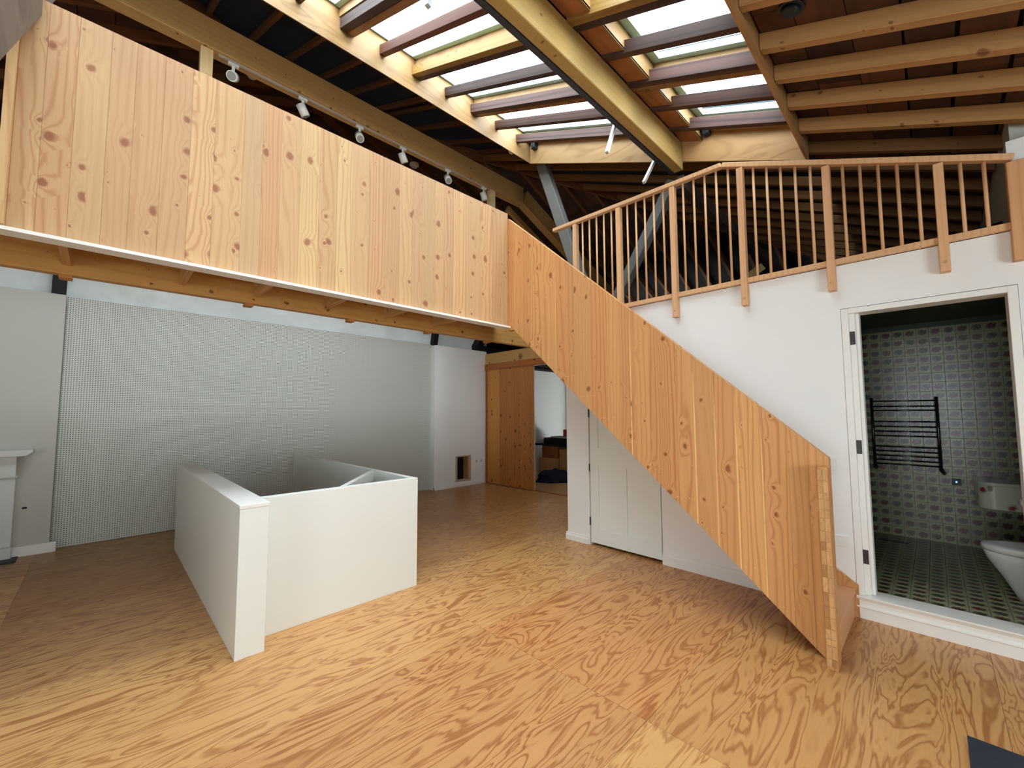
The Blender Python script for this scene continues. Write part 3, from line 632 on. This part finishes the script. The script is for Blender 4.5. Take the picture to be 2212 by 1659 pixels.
# newel: a strip of cross-laminated timber with end-grain blocks facing the room
nw = box('newel', -0.533, -0.478, 3.185, 3.298, 0, 1.20, M['clt_stair'], sc, 0.002, color=(0.96, 0.9, 0.84))
zz = 0.02
while zz < 1.185:
    h = random.uniform(0.035, 0.09)
    z1 = min(zz + h, 1.19)
    for xa in (-0.5315, -0.5055):
        t_ = random.choice([(1, 1, 1), (0.92, 0.88, 0.84), (1.05, 1.03, 0.98), (0.72, 0.6, 0.5), (1.0, 0.95, 0.88)])
        box('end_grain_block', xa, xa + 0.025, 3.180 + random.uniform(0, 0.002), 3.186, zz + 0.001, z1 - 0.001, M['endgrain'], sc, 0.0005, color=t_)
    zz = z1
# treads, risers and wall string
n = 13; rise = 2.70 / n; going = 0.222
for k in range(n - 1):
    xe = -0.50 - going * k; z = rise * (k + 1)
    box('tread', xe - going - 0.02, xe + 0.012, 3.362, 4.12, z - 0.035, z, M['handrail'], sc, 0.003, color=(0.92, 0.78, 0.72))
    box('riser', xe - 0.018, xe, 3.362, 4.12, z - rise, z - 0.035, M['handrail'], sc, 0.001, color=(0.9, 0.78, 0.7))
sl = ZT1 - ZT0
prism('wall_string', [(-0.47, 0), (-0.47, 0.235), (-0.60, 0.33), (-2.85, 2.42), (-2.85, 2.08), (-0.62, 0.0)], 4.122, 4.148, 'y', M['clt_stair'], sc, 0.001)
# white screw plugs on the outer face
for k in range(1, 11):
    xc = -0.62 - going * k; zc = rise * k + 0.02
    for dx, dz in ((0.0, 0), (0.035, 0.002), (0.07, -0.004), (0.13, 0.003)):
        if random.random() < 0.8:
            xx, z2 = xc + dx, zc + dz + 0.02
            if z2 > bot(xx) + 0.03: cyl('screw_plug', (xx, 3.3005, z2), (xx, 3.2988, z2), 0.0032, M['pine_z'], sc, 8)

# ================================================================== GALLERY RAILING
gl_ = empty('gallery_railing', (-1.2, 4.12, 2.5)); setp(gl_, 'slatted fir railing along the loft gallery above the white wall', 'railing')
H = M['handrail']
YR = 4.112
def railseg(x0, z0, x1, z1, w=0.062, h=0.042):
    beam('handrail', (x0, YR, z0 - h / 2), (x1, YR, z1 - h / 2), w, h, H, gl_, side=(0, 1, 0), bevel=0.004)
railseg(-3.38, 3.945, -1.31, 3.915); railseg(-1.30, 3.91, 0.44, 3.195)
def rtop(x): return 3.945 - 0.03 * (x + 3.38) / 2.07 - 0.042 if x < -1.3 else 3.91 - (x + 1.30) * 0.411 - 0.044
beam('bottom_rail', (-3.05, YR + 0.01, 2.735), (0.42, YR + 0.01, 2.735), 0.035, 0.045, H, gl_, side=(0, 1, 0), color=(0.95, 0.92, 0.88))
posts = [-3.03, -2.42, -1.79, -1.15, -0.52, 0.105]
for px_ in posts:
    box('railing_post', px_ - 0.026, px_ + 0.026, YR - 0.034, YR + 0.034, 2.505, rtop(px_) - 0.012, H, gl_, 0.003, color=random.choice([(1, 1, 1), (1.04, 1.0, 0.94), (0.96, 0.9, 0.88)]))
    cyl('peg', (px_, YR - 0.036, 2.57), (px_, YR - 0.033, 2.57), 0.012, M['endgrain'], gl_, 10)
box('railing_post', 0.405, 0.52, YR - 0.036, YR + 0.036, 2.50, rtop(0.43) - 0.012, H, gl_, 0.003, color=(0.92, 0.82, 0.74))
pp = posts + [0.46]
for a, b_ in zip(pp, pp[1:]):
    for q in (range(1, 6) if b_ < 0.4 else (1, 2)):
        xx = a + (b_ - a) * q / 6 if b_ < 0.4 else a + 0.105 * q
        cyl('baluster', (xx, YR + 0.005, 2.757), (xx, YR + 0.005, rtop(xx)), 0.011, H, gl_, 8, color=random.choice([(1, 1, 1), (0.96, 0.92, 0.9)]))
# loft floor and things in the loft
box('floor_loft', -3.12, 3.2, 4.28, 8.4, 2.60, 2.69, M['attic'])['kind'] = 'structure'
lp = beam('loose_plank', (-2.55, 6.2, 2.9), (-1.55, 6.4, 3.55), 0.03, 0.10, M['pine_z'], None, side=(0, 1, 0.2), color=(0.6, 0.62, 0.45)); setp(lp, 'greenish plank leaning in the dark loft behind the railing', 'plank')
lr = box('storage_crate', -1.55, -1.1, 7.0, 7.4, 2.69, 3.2, M['redcard'], None, 0.01, color=(0.6, 0.6, 0.6)); setp(lr, 'dim reddish crate deep in the loft behind the railing', 'crate')
lh = cyl('wall_hook', (0.449, 4.95, 3.02), (0.30, 4.90, 2.99), 0.008, M['black'], None, 8); setp(lh, 'thin black hook on the white loft wall at the right', 'hook')

# ================================================================== UNDER-STAIR DOOR, TRIM
d1 = empty('door_1', (-2.9, 4.15, 0.012)); d1['kind'] = 'structure'
XD0, XD1 = -2.903, -2.035
PAN = [(-2.79, -2.475, 0.19, 0.93), (-2.425, -2.12, 0.19, 0.93), (-2.79, -2.12, 1.13, 1.92)]
wall_x('door_leaf', 4.158, 4.19, XD0, XD1, 0.03, 2.03, PAN, M['white_warm'], d1, None).location = -d1.location
for p in PAN: box('door_panel', p[0], p[1], 4.172, 4.185, p[2], p[3], M['white_warm'], d1)
for z in (1.534, 0.892, 0.271): cyl('hinge', (-2.909, 4.150, z - 0.045), (-2.909, 4.150, z + 0.045), 0.008, M['hinge'], d1, 8)
box('gap_shade_backing', -2.95, -2.0, 4.285, 4.30, 0, 2.2, M['attic'], d1)  # dark sheet close behind the leaf so the door gaps read as shadow
def skirt_x(name, x0, x1, y, h=0.11):
    """moulded skirting on a wall facing -Y"""
    prof = [(y, 0), (y - 0.02, 0), (y - 0.02, h - 0.035), (y - 0.012, h - 0.02), (y - 0.010, h - 0.004), (y, h)]
    o = prism(name, prof, x0, x1, 'x', M['trimwhite']); o['kind'] = 'structure'; return o
skirt_x('baseboard_passage', -3.26, -2.93, 4.15, 0.09)
skirt_x('baseboard_stair', -2.02, -0.49, 4.15, 0.12)
skirt_x('baseboard_right', 0.55, 3.2, 4.15, 0.12)

# ================================================================== BATHROOM
bt = empty('wall_bathroom', (0, 5.3, 0)); bt['kind'] = 'structure'
boxes('plaster', [(-0.70, -0.62, 4.28, 6.6, 0, 2.6), (0.80, 0.90, 4.28, 6.6, 0, 2.6), (-0.7, 0.9, 6.42, 6.5, 0, 2.6)], M['darkroom'], bt)
box('ceiling_bathroom', -0.7, 0.9, 4.28, 6.5, 2.52, 2.58, M['darkroom'])['kind'] = 'structure'
box('floor_bathroom', -0.65, 0.85, 4.29, 6.45, 0.0, 0.155, M['grout'])['kind'] = 'structure'
box('wall_bathroom_far', -0.62, 0.80, 6.402, 6.42, 0.15, 2.46, M['grout'])['kind'] = 'structure'
P = 0.1
def tile_mesh(name, mat):
    bm = bmesh.new(); add_box(bm, -P / 2 + 0.0012, P / 2 - 0.0012, -P / 2 + 0.0012, P / 2 - 0.0012, 0, 0.006); bev(bm, 0.0008)
    me = bpy.data.meshes.new(name); bm.to_mesh(me); bm.free(); me.materials.append(mat); return me
tm = [tile_mesh('red_flower_tile', M['tile_red']), tile_mesh('leaf_tile', M['tile_leaf'])]
wf, ff = bpy.data.objects['wall_bathroom_far'], bpy.data.objects['floor_bathroom']
for i in range(13):
    for j in range(23):
        o = bpy.data.objects.new('wall_tile', tm[(i + j) % 2]); COL.objects.link(o); o.parent = wf
        o.location = (-0.55 + P * i, 6.402, 0.21 + P * j)
        o.rotation_euler = (math.pi / 2, 0.0, 0.0); cc = random.uniform(0.9, 1.05); o.color = (cc, cc, cc, 1)
for i in range(13):
    for j in range(21):
        o = bpy.data.objects.new('floor_tile', tm[(i + j) % 2]); COL.objects.link(o); o.parent = ff
        o.location = (-0.55 + P * i, 4.345 + P * j, 0.155); cc = random.uniform(0.9, 1.05); o.color = (cc, cc, cc, 1)
boxes('wall_bathroom_edge', [(0.75, 0.80, 4.29, 6.4, 0.155, 0.162), (-0.62, -0.60, 4.29, 6.4, 0.155, 0.162)], M['grout'])['kind'] = 'structure'
# door frame, hinges, threshold
df = empty('door_2', (0, 4.15, 0)); df['kind'] = 'structure'
boxes('door_jamb', [(-0.482, -0.437, 4.146, 4.30, 0.165, 2.356), (0.372, 0.416, 4.146, 4.30, 0.165, 2.356), (-0.437, 0.372, 4.146, 4.30, 2.314, 2.356)], M['trimwhite'], df, 0.002)
box('door_stop', -0.4365, -0.400, 4.165, 4.285, 0.167, 2.313, M['trimwhite'], df, 0.001); box('door_stop', -0.3995, -0.378, 4.20, 4.30, 0.167, 2.313, M['trimwhite'], df, 0.001)
for z in (2.12, 1.273, 0.448): box('hinge_plate', -0.4355, -0.4035, 4.1615, 4.165, z - 0.052, z + 0.052, M['hinge'], df, 0.0005)
prof = [(4.30, 0.0), (4.128, 0.0), (4.128, 0.075), (4.120, 0.082), (4.120, 0.09), (4.136, 0.105), (4.134, 0.128), (4.122, 0.143), (4.114, 0.155), (4.114, 0.166), (4.30, 0.166)]
o = prism('trim_3', prof, -0.484, 0.55, 'x', M['trimwhite']); o['kind'] = 'structure'
# linear drain, light switch LED
dr = box('floor_drain', -0.50, -0.26, 6.06, 6.10, 0.161, 0.1635, M['steeldark']); setp(dr, 'narrow dark linear drain in the far left of the tiled bathroom floor', 'drain')
fs = empty('fan_switch', (0.124, 6.40, 0.8)); setp(fs, 'small switch with a glowing blue light on the bathroom wall', 'switch')
box('switch_body', 0.09, 0.16, 6.388, 6.396, 0.77, 0.84, M['darkroom'], fs, 0.002); cyl('indicator', (0.124, 6.389, 0.805), (0.124, 6.384, 0.805), 0.007, M['blue_led'], fs, 10)
# towel rail
tr_ = empty('towel_rail', (-0.24, 6.34, 0.95)); setp(tr_, 'dark metal ladder towel rail on the tiled bathroom wall', 'towel rail')
for xx in (-0.505, 0.02): cyl('upright', (xx, 6.33, 0.93), (xx, 6.33, 1.70), 0.014, M['towel'], tr_, 12)
for z in (1.66, 1.60, 1.555, 1.43, 1.375, 1.32, 1.27, 1.15, 1.10, 1.05, 1.0, 0.955): cyl('rung', (-0.505, 6.33, z), (0.02, 6.33, z), 0.0075, M['towel'], tr_, 8)
for xx, z in ((-0.505, 1.6), (0.02, 1.6), (-0.505, 1.0), (0.02, 1.0)): cyl('wall_bracket', (xx, 6.33, z), (xx, 6.396, z), 0.009, M['towel'], tr_, 8)
cyl('valve', (-0.505, 6.33, 0.93), (-0.505, 6.396, 0.90), 0.022, M['towel'], tr_, 12); cyl('valve', (0.02, 6.33, 0.93), (0.04, 6.396, 0.88), 0.018, M['towel'], tr_, 12)
# basin: wall-hung floral trough with rounded corner
def round_poly(x0, x1, y0, y1, r, n=6):
    pts = []
    for cx_, cy_, a0 in ((x1 - 0.001, y1 - 0.001, 0), (x0 + r, y1 - 0.001, 90), (x0 + r, y0 + r, 180), (x1 - 0.001, y0 + 0.001, 270)):
        if (cx_, a0) in ((x1 - 0.001, 0), (x1 - 0.001, 270)): pts.append((cx_, cy_)); continue
        if a0 == 90: pts.append((x0 , y1)); continue
        for q in range(n + 1):
            a = math.radians(180 + 90 * q / n); pts.append((cx_ + r * math.cos(a), cy_ + r * math.sin(a)))
    return pts
bs = empty('wash_basin', (0.5, 6.1, 0.62)); setp(bs, 'wall hung wash basin with floral pattern in the bathroom', 'basin')
prism('bowl', round_poly(0.245, 0.795, 5.86, 6.385, 0.10), 0.64, 0.855, 'z', M['floral'], bs, 0.006)
prism('rim', round_poly(0.238, 0.797, 5.852, 6.392, 0.10), 0.856, 0.885, 'z', M['floral'], bs, 0.006, color=(0.8, 0.85, 0.95))
cyl('waste_pipe', (0.62, 6.12, 0.17), (0.62, 6.12, 0.64), 0.018, M['towel'], bs, 12)
# toilet: pan pointing left, lid closed
def loft(name, rings, mat, parent, caps=True):
    bm = bmesh.new(); R = [[bm.verts.new(p) for p in r] for r in rings]; n = len(R[0])
    for a, b_ in zip(R, R[1:]):
        for i in range(n): bm.faces.new([a[i], a[(i + 1) % n], b_[(i + 1) % n], b_[i]])
    if caps: bm.faces.new(R[0][::-1]); bm.faces.new(R[-1])
    bmesh.ops.recalc_face_normals(bm, faces=list(bm.faces))
    o = from_bm(name, bm, mat, parent, smooth=True); return o
def pan_ring(z, nose, wid, back=0.79, yc=4.86, n=28):
    pts = []
    L = back - nose
    for q in range(n):
        a = 2 * math.pi * q / n; c, s = math.cos(a), math.sin(a)
        x = nose + L * (0.5 - 0.5 * c) if c > 0 else nose + L * (0.5 + 0.5 * min(1, -c * 1.35))
        y = yc + wid * 0.5 * math.copysign(abs(s) ** 0.75, s) if c <= 0 else yc + wid * 0.5 * s
        pts.append((x, y, z))
    return pts
wc = empty('toilet', (0.5, 4.86, 0.17)); setp(wc, 'white toilet with closed lid at the right edge of the bathroom', 'toilet')
loft('pan', [pan_ring(0.162, 0.36, 0.20), pan_ring(0.20, 0.35, 0.21), pan_ring(0.32, 0.29, 0.27), pan_ring(0.44, 0.22, 0.34), pan_ring(0.495, 0.205, 0.355), pan_ring(0.50, 0.21, 0.35)], M['ceramic'], wc)
loft('lid', [pan_ring(0.504, 0.205, 0.36), pan_ring(0.51, 0.197, 0.37), pan_ring(0.535, 0.195, 0.372), pan_ring(0.548, 0.205, 0.355), pan_ring(0.552, 0.25, 0.27)], M['ceramic'], wc)
rh = box('wall_shelf', 0.39, 0.748, 4.56, 4.66, 0.885, 0.925, M['ceramic'], None, 0.006); setp(rh, 'narrow white shelf end poking past the right jamb of the bathroom', 'shelf')

# ================================================================== SWITCHES
for nm, x0, x1, z0, z1, lab in (('light_switch', -0.625, -0.565, 1.085, 1.175, 'white wall switch plate above the foot of the stairs'),
                                ('wall_socket', -0.60, -0.515, 0.50, 0.585, 'white wall socket behind the stair newel')):
    e = empty(nm, ((x0 + x1) / 2, 4.15, z0)); setp(e, lab, 'switch' if 'switch' in nm else 'socket')
    box('plate', x0, x1, 4.142, 4.149, z0, z1, M['plastic'], e, 0.002); box('rocker', x0 + 0.018, x1 - 0.018, 4.139, 4.142, z0 + 0.025, z1 - 0.025, M['plastic'], e, 0.001)

# ================================================================== STAIRWELL PARAPET
pr_ = empty('stairwell_parapet', (-4.7, 1.4, 0)); setp(pr_, 'white boxed half wall around the stairwell opening in the floor', 'parapet')
W = M['white_warm']
box('thick_wall', -6.21, -3.15, 0.655, 0.822, 0, 0.935, W, pr_, 0.002)
box('coping', -6.213, -3.147, 0.652, 0.826, 0.9355, 0.962, M['trimwhite'], pr_, 0.003)
box('side_wall', -3.41, -3.35, 0.823, 2.085, 0, 0.957, W, pr_, 0.002)
box('back_wall', -6.62, -3.411, 2.03, 2.085, 0, 0.957, W, pr_, 0.002)
beam('corner_brace', (-3.415, 1.42, 0.905), (-4.13, 2.025, 0.905), 0.045, 0.10, W, pr_, bevel=0.002)

# ================================================================== FIREPLACE
fp = empty('fireplace', (-7.0, -1.3, 0)); setp(fp, 'white marble fireplace surround on the left chimney wall', 'fireplace')
Mb = M['marble']
prism('mantel_shelf', [(-0.52, 1.165), (-0.52, 1.14), (-0.57, 1.10), (-2.05, 1.10), (-2.10, 1.14), (-2.10, 1.165)], -7.099, -6.92, 'x', Mb, fp, 0.003)
for s_, y0 in ((1, -0.80), (1, -1.99)):
    box('jamb', -7.099, -7.03, y0, y0 + 0.16, 0.13, 0.86, Mb, fp, 0.004)
    box('plinth', -7.099, -7.01, y0 - 0.01, y0 + 0.17, 0.0, 0.129, Mb, fp, 0.005)
    prism('corbel', [(-7.099, 0.88), (-7.03, 0.88), (-7.0, 0.94), (-6.95, 1.06), (-6.95, 1.099), (-7.099, 1.099)], y0, y0 + 0.16, 'y', Mb, fp, 0.004) if False else \
        boxes('corbel', [(-7.099, -7.0, y0, y0 + 0.16, 0.87, 1.099), (-7.099, -7.02, y0 - 0.008, y0 + 0.168, 0.861, 0.885)], Mb, fp, 0.003)
box('frieze', -7.099, -7.04, -1.82, -0.81, 0.90, 1.099, Mb, fp, 0.003)
box('fire_opening', -7.099, -7.06, -1.82, -0.81, 0.013, 0.899, M['black'], fp, 0.002)
h1 = box('hearth_slab', -7.09, -6.84, -2.1, -0.585, 0.0, 0.012, M['slate'], None, 0.003)
h1.location = (0, 0, 0); setp(h1, 'dark slate hearth in front of the marble fireplace', 'hearth')
# hearth is laid in front of the plinths
h1.data.transform(Matrix.Identity(4))
hs = box('hearth_slab', 0.03, 1.4, 1.5, 3.0, 0.0, 0.010, M['slate'], None, 0.002); setp(hs, 'flat dark slate slab on the floor in the bottom right corner', 'hearth')
sk = box('air_brick', -7.0999, -7.094, -0.585, -0.55, 0.51, 0.53, M['black'], None); setp(sk, 'tiny dark slot in the wall right of the fireplace', 'wall slot')

# ================================================================== RECESS, MARKS, SLIDING DOOR
rc = empty('wall_recess', (-7.07, 5.5, 0.13)); setp(rc, 'small open recess low in the wall, edged with raw pink plaster', 'recess')
boxes('surround', [(-7.074, -7.066, 5.30, 5.345, 0.10, 0.64), (-7.074, -7.066, 5.655, 5.71, 0.10, 0.64), (-7.074, -7.066, 5.345, 5.655, 0.615, 0.64), (-7.074, -7.066, 5.345, 5.655, 0.10, 0.135)], M['raw_plaster'], rc, 0.001)
boxes('recess_lining', [(-7.20, -7.075, 5.341, 5.35, 0.131, 0.619), (-7.20, -7.075, 5.62, 5.659, 0.131, 0.619), (-7.21, -7.20, 5.341, 5.659, 0.131, 0.619)], M['card'], rc)
box('dark_back', -7.198, -7.19, 5.351, 5.60, 0.132, 0.61, M['black'], rc)
for y, lab in ((5.85, 'left one of the small marks beside the wall recess'), (5.98, 'right one of the small marks beside the wall recess')):
    w_ = box('cable_outlet', -7.0698, -7.066, y, y + 0.035, 0.47, 0.52, M['grey_white'], None, 0.001, color=(0.75, 0.75, 0.72)); setp(w_, 'small grey cable outlet, ' + lab, 'outlet', 'cable outlets by the recess')
d3 = empty('door_3', (-6.35, 6.1, 0)); d3['kind'] = 'structure'
SX = [-6.975, -6.88, -6.59, -6.345, -6.15, -5.98, -5.832, -5.70, -5.61]
SC = [(1.1, 1.1, 0.95), (1.25, 1.3, 1.15)] + [(0.95, 0.9, 0.85), (1.02, 0.95, 0.9), (0.92, 0.86, 0.82), (1, 0.94, 0.88), (0.95, 0.88, 0.85), (0.9, 0.85, 0.8)]
for (a, b_), c in zip(zip(SX, SX[1:]), SC): box('door_board', a, b_ - 0.0015, 6.105, 6.145, 0.012, 2.505, M['slider'], d3, 0.001, color=c)
box('door_stile', -7.04, -6.976, 6.10, 6.15, 0.0, 2.505, M['slider'], d3, 0.002, color=(0.6, 0.5, 0.45))
hd = empty('trim_5', (-5.5, 6.1, 2.5)); hd['kind'] = 'structure'
box('door_track_cover', -7.045, -3.245, 6.075, 6.10, 2.50, 2.62, M['slider'], hd, 0.002, color=(0.8, 0.62, 0.55))
box('header_beam', -7.045, -4.9, 6.10, 6.158, 2.625, 2.86, M['pine_x'], hd, 0.003, color=(1.0, 1.02, 0.95))
box('header_beam', -4.88, -3.13, 6.10, 6.158, 2.625, 2.87, M['pine_x'], hd, 0.003, color=(1.05, 1.05, 1.0))
box('header_back', -7.22, -3.13, 6.16, 6.26, 2.50, 2.86, M['pine_x'], hd, 0.003)
box('trim_6', -5.62, -3.245, 6.16, 6.24, -0.018, 0.006, M['slider'], None, 0.001, color=(0.7, 0.55, 0.5))['kind'] = 'structure'
# black timbers above the left wall
for y, lab in ((-0.43, 'black post end above the left edge of the pegboard'), (4.84, 'black timber rising above the right end of the pegboard')):
    bpz = prism('roof_truss_foot', [(y - 0.06, 2.955), (y + 0.055, 2.955), (y + 0.065 + (0.12 if y > 4 else 0), 4.0), (y - 0.05 + (0.12 if y > 4 else 0), 4.0)], -7.27, -7.16, 'x', M['black'], None, 0.004); setp(bpz, lab, 'timber')
pk = prism('roof_truss_foot', [(5.90, 2.935), (6.9, 2.88), (6.9, 3.0), (6.05, 3.05), (6.35, 3.6), (6.2, 3.6), (5.88, 3.05)], -7.27, -7.05, 'x', M['black'], None, 0.004); setp(pk, 'black forked timber above the corner beside the sliding door', 'timber')

# ================================================================== ROOM BEYOND: boxes, books, clothes
rb = box('cardboard_box', -6.55, -6.05, 7.35, 7.85, 0.0, 0.45, M['card'], None, 0.006); setp(rb, 'brown cardboard box behind the heap of navy clothes', 'box')
rb2 = box('cardboard_box', -6.0, -5.6, 7.45, 7.95, 0.0, 0.68, M['card'], None, 0.006, color=(0.85, 0.85, 0.8)); setp(rb2, 'taller pale cardboard box beside the passage wall edge', 'box')
rb3 = box('orange_box', -6.5, -6.03, 7.4, 7.8, 0.453, 0.74, M['card'], None, 0.006, color=(0.6, 0.42, 0.3)); setp(rb3, 'orange brown box stacked on the cardboard box', 'box')
tb = box('black_tray', -6.72, -5.7, 7.36, 7.9, 0.743, 0.78, M['black'], None, 0.004); setp(tb, 'flat black board lying across the orange box', 'tray')
tb2 = box('black_case', -6.5, -5.75, 7.45, 7.88, 0.783, 0.93, M['black'], None, 0.015); setp(tb2, 'black case on top of the flat black board', 'case')
tb3 = box('folder', -6.3, -5.8, 7.5, 7.85, 0.933, 0.965, M['grey_white'], None, 0.004, color=(0.5, 0.55, 0.5)); setp(tb3, 'grey folder lying on the black case', 'folder')
tb4 = box('red_tin', -6.0, -5.85, 7.6, 7.75, 0.968, 1.13, M['redcard'], None, 0.01); setp(tb4, 'small red tin on top of the stack', 'tin')
for o_ in (rb, rb2, rb3, tb, tb2, tb3, tb4): o_.location += Vector((-0.30, 0.32, 0.0))
def heap(name, cx_, cy_, rx, ry, h, seed, label):
    bm = bmesh.new(); bmesh.ops.create_icosphere(bm, subdivisions=4, radius=1)
    for v in bm.verts:
        n_ = noise.noise(v.co * 2.2 + Vector((seed, 0, 0))) * 0.35 + noise.noise(v.co * 5 + Vector((0, seed, 0))) * 0.16
        ridge = abs(math.sin(v.co.x * 5 + v.co.y * 4 + n_ * 6)) * 0.12
        c = v.co * (1 + n_ + ridge); v.co = Vector((cx_ + (c.x * rx - c.y * ry) * 0.707, cy_ + (c.x * rx + c.y * ry) * 0.707, max(0.002, math.copysign(abs(c.z) ** 0.7, c.z) * h)))
    o = from_bm(name, bm, M['denim'], None, smooth=True); setp(o, label, 'clothes')
heap('clothes_heap', -6.02, 7.22, 0.36, 0.17, 0.25, 3.1, 'heap of crumpled navy clothes on the floor of the room beyond the sliding door')

# ================================================================== TRACK LIGHTS AND FITTINGS
tk = box('light_track', -5.258, -5.232, 0.72, 4.62, 5.42, 5.439, M['plastic'], None, 0.001, color=(0.55, 0.53, 0.48)); setp(tk, 'slim white lighting track under the glulam beam', 'light track')
spots = [(0.86, (0.75, -0.30, -0.55), 'first white track spotlight from the left, lens facing the room'), (1.58, (-0.1, 0.55, -0.85), 'second track spotlight from the left, seen from the side'),
         (2.30, (0.65, -0.15, -0.75), 'third track spotlight from the left'), (2.95, (-0.1, 0.5, -0.85), 'fourth track spotlight from the left, its back to the room'),
         (3.75, (0.6, -0.2, -0.75), 'fifth track spotlight from the left'), (4.50, (0.0, 0.35, -0.9), 'last track spotlight, beside the far post')]
def spotlight(y, d, label):
    e = empty('spotlight', (-5.245, y, 5.38)); setp(e, label, 'spotlight', 'spotlights on the track')
    x = -5.245; d = Vector(d).normalized(); c = Vector((x, y, 5.265))
    box('adaptor', x - 0.016, x + 0.016, y - 0.05, y + 0.05, 5.385, 5.414, M['plastic'], e, 0.002)
    beam('arm', (x, y, 5.385), (x, y, 5.27), 0.03, 0.012, M['plastic'], e, side=(0, 1, 0), bevel=0.002)
    a = c - d * 0.055; b_ = c + d * 0.075
    s = cyl('housing', a, b_, 0.052, M['plastic'], e, 28)
    cyl('bezel', b_, b_ + d * 0.004, 0.051, M['plastic'], e, 28); cyl('lens', b_ + d * 0.0035, b_ + d * 0.006, 0.043, M['lens'], e, 24)
for s in spots: spotlight(*s)
def detector(name, p, r, h, mat, label, cat, n=(0, 0, -1)):
    e = empty(name, p); setp(e, label, cat); n = Vector(n).normalized(); p = Vector(p)
    cyl('base', p, p + n * h * 0.45, r, mat, e, 24); cyl('cap', p + n * h * 0.45, p + n * h, r * 0.78, mat, e, 24, r2=r * 0.6)
    return e
detector('smoke_detector', (-6.76, 1.34, 6.53), 0.085, 0.07, M['plastic'], 'white smoke detector behind the glulam, right of the first spotlight', 'detector')
detector('smoke_detector', (-6.76, 4.05, 6.32), 0.085, 0.07, M['plastic'], 'white smoke detector behind the glulam between fourth and fifth spotlights', 'detector')
detector('motion_sensor', (-4.60, 4.54, zb(-4.60) + 0.245), 0.05, 0.05, M['plastic'], 'small white sensor left of the plywood corner of the rooflight well', 'sensor')
detector('ceiling_sensor', (-2.10, 4.42, zb(-2.1) + 0.06), 0.05, 0.06, M['beige'], 'beige round fitting low on the plywood end panel beside the dark beam', 'sensor', n=(0, -1, -0.3))
detector('ceiling_speaker', (-0.47, 2.82, zb(-0.47) + 0.207), 0.07, 0.04, M['blackplastic'], 'black round fitting on the boards at the top right', 'fitting', n=(-0.4, 0, -1))
for nm, p, lab in (('speaker', (-4.02, 4.44, 5.56), 'small black box speaker in the far left corner of the rooflight well'), ('speaker', (-1.55, 4.44, 4.55), 'small black box speaker in the right rooflight well beside the beam')):
    e = empty(nm, p); setp(e, lab, 'speaker')
    bm = bmesh.new(); add_box(bm, p[0] - 0.035, p[0] + 0.035, p[1] - 0.03, p[1] + 0.055, p[2] - 0.06, p[2] + 0.06); bev(bm, 0.015, 2); from_bm('cabinet', bm, M['blackplastic'], e)
    cyl('cone', (p[0], p[1] - 0.031, p[2]), (p[0], p[1] - 0.034, p[2]), 0.022, M['steeldark'], e, 16)
for p0, p1, lab in (((-2.0, 3.42, 4.42), (-1.99, 3.20, 3.93), 'upper pale square rod hanging from the beam in front of the rooflight'),
                    ((-2.0, 4.20, 4.33), (-1.99, 3.89, 3.92), 'lower pale square rod hanging beside the dark roof strut'),
                    ((-2.0, 1.32, 4.42), (-1.99, 1.27, 3.96), 'short pale rod at the top edge above the red rafter')):
    e = empty('opener_rod', p0); setp(e, lab, 'light', 'pale rods hanging from the beam')  # metal opener rods with no lamp in them
    beam('rod', p0, p1, 0.03, 0.03, M['alu'], e, bevel=0.002); box('bracket', p0[0] - 0.02, p0[0] + 0.02, p0[1] - 0.03, p0[1] + 0.03, p0[2] - 0.03, p0[2] + 0.04, M['alu'], e, 0.003)
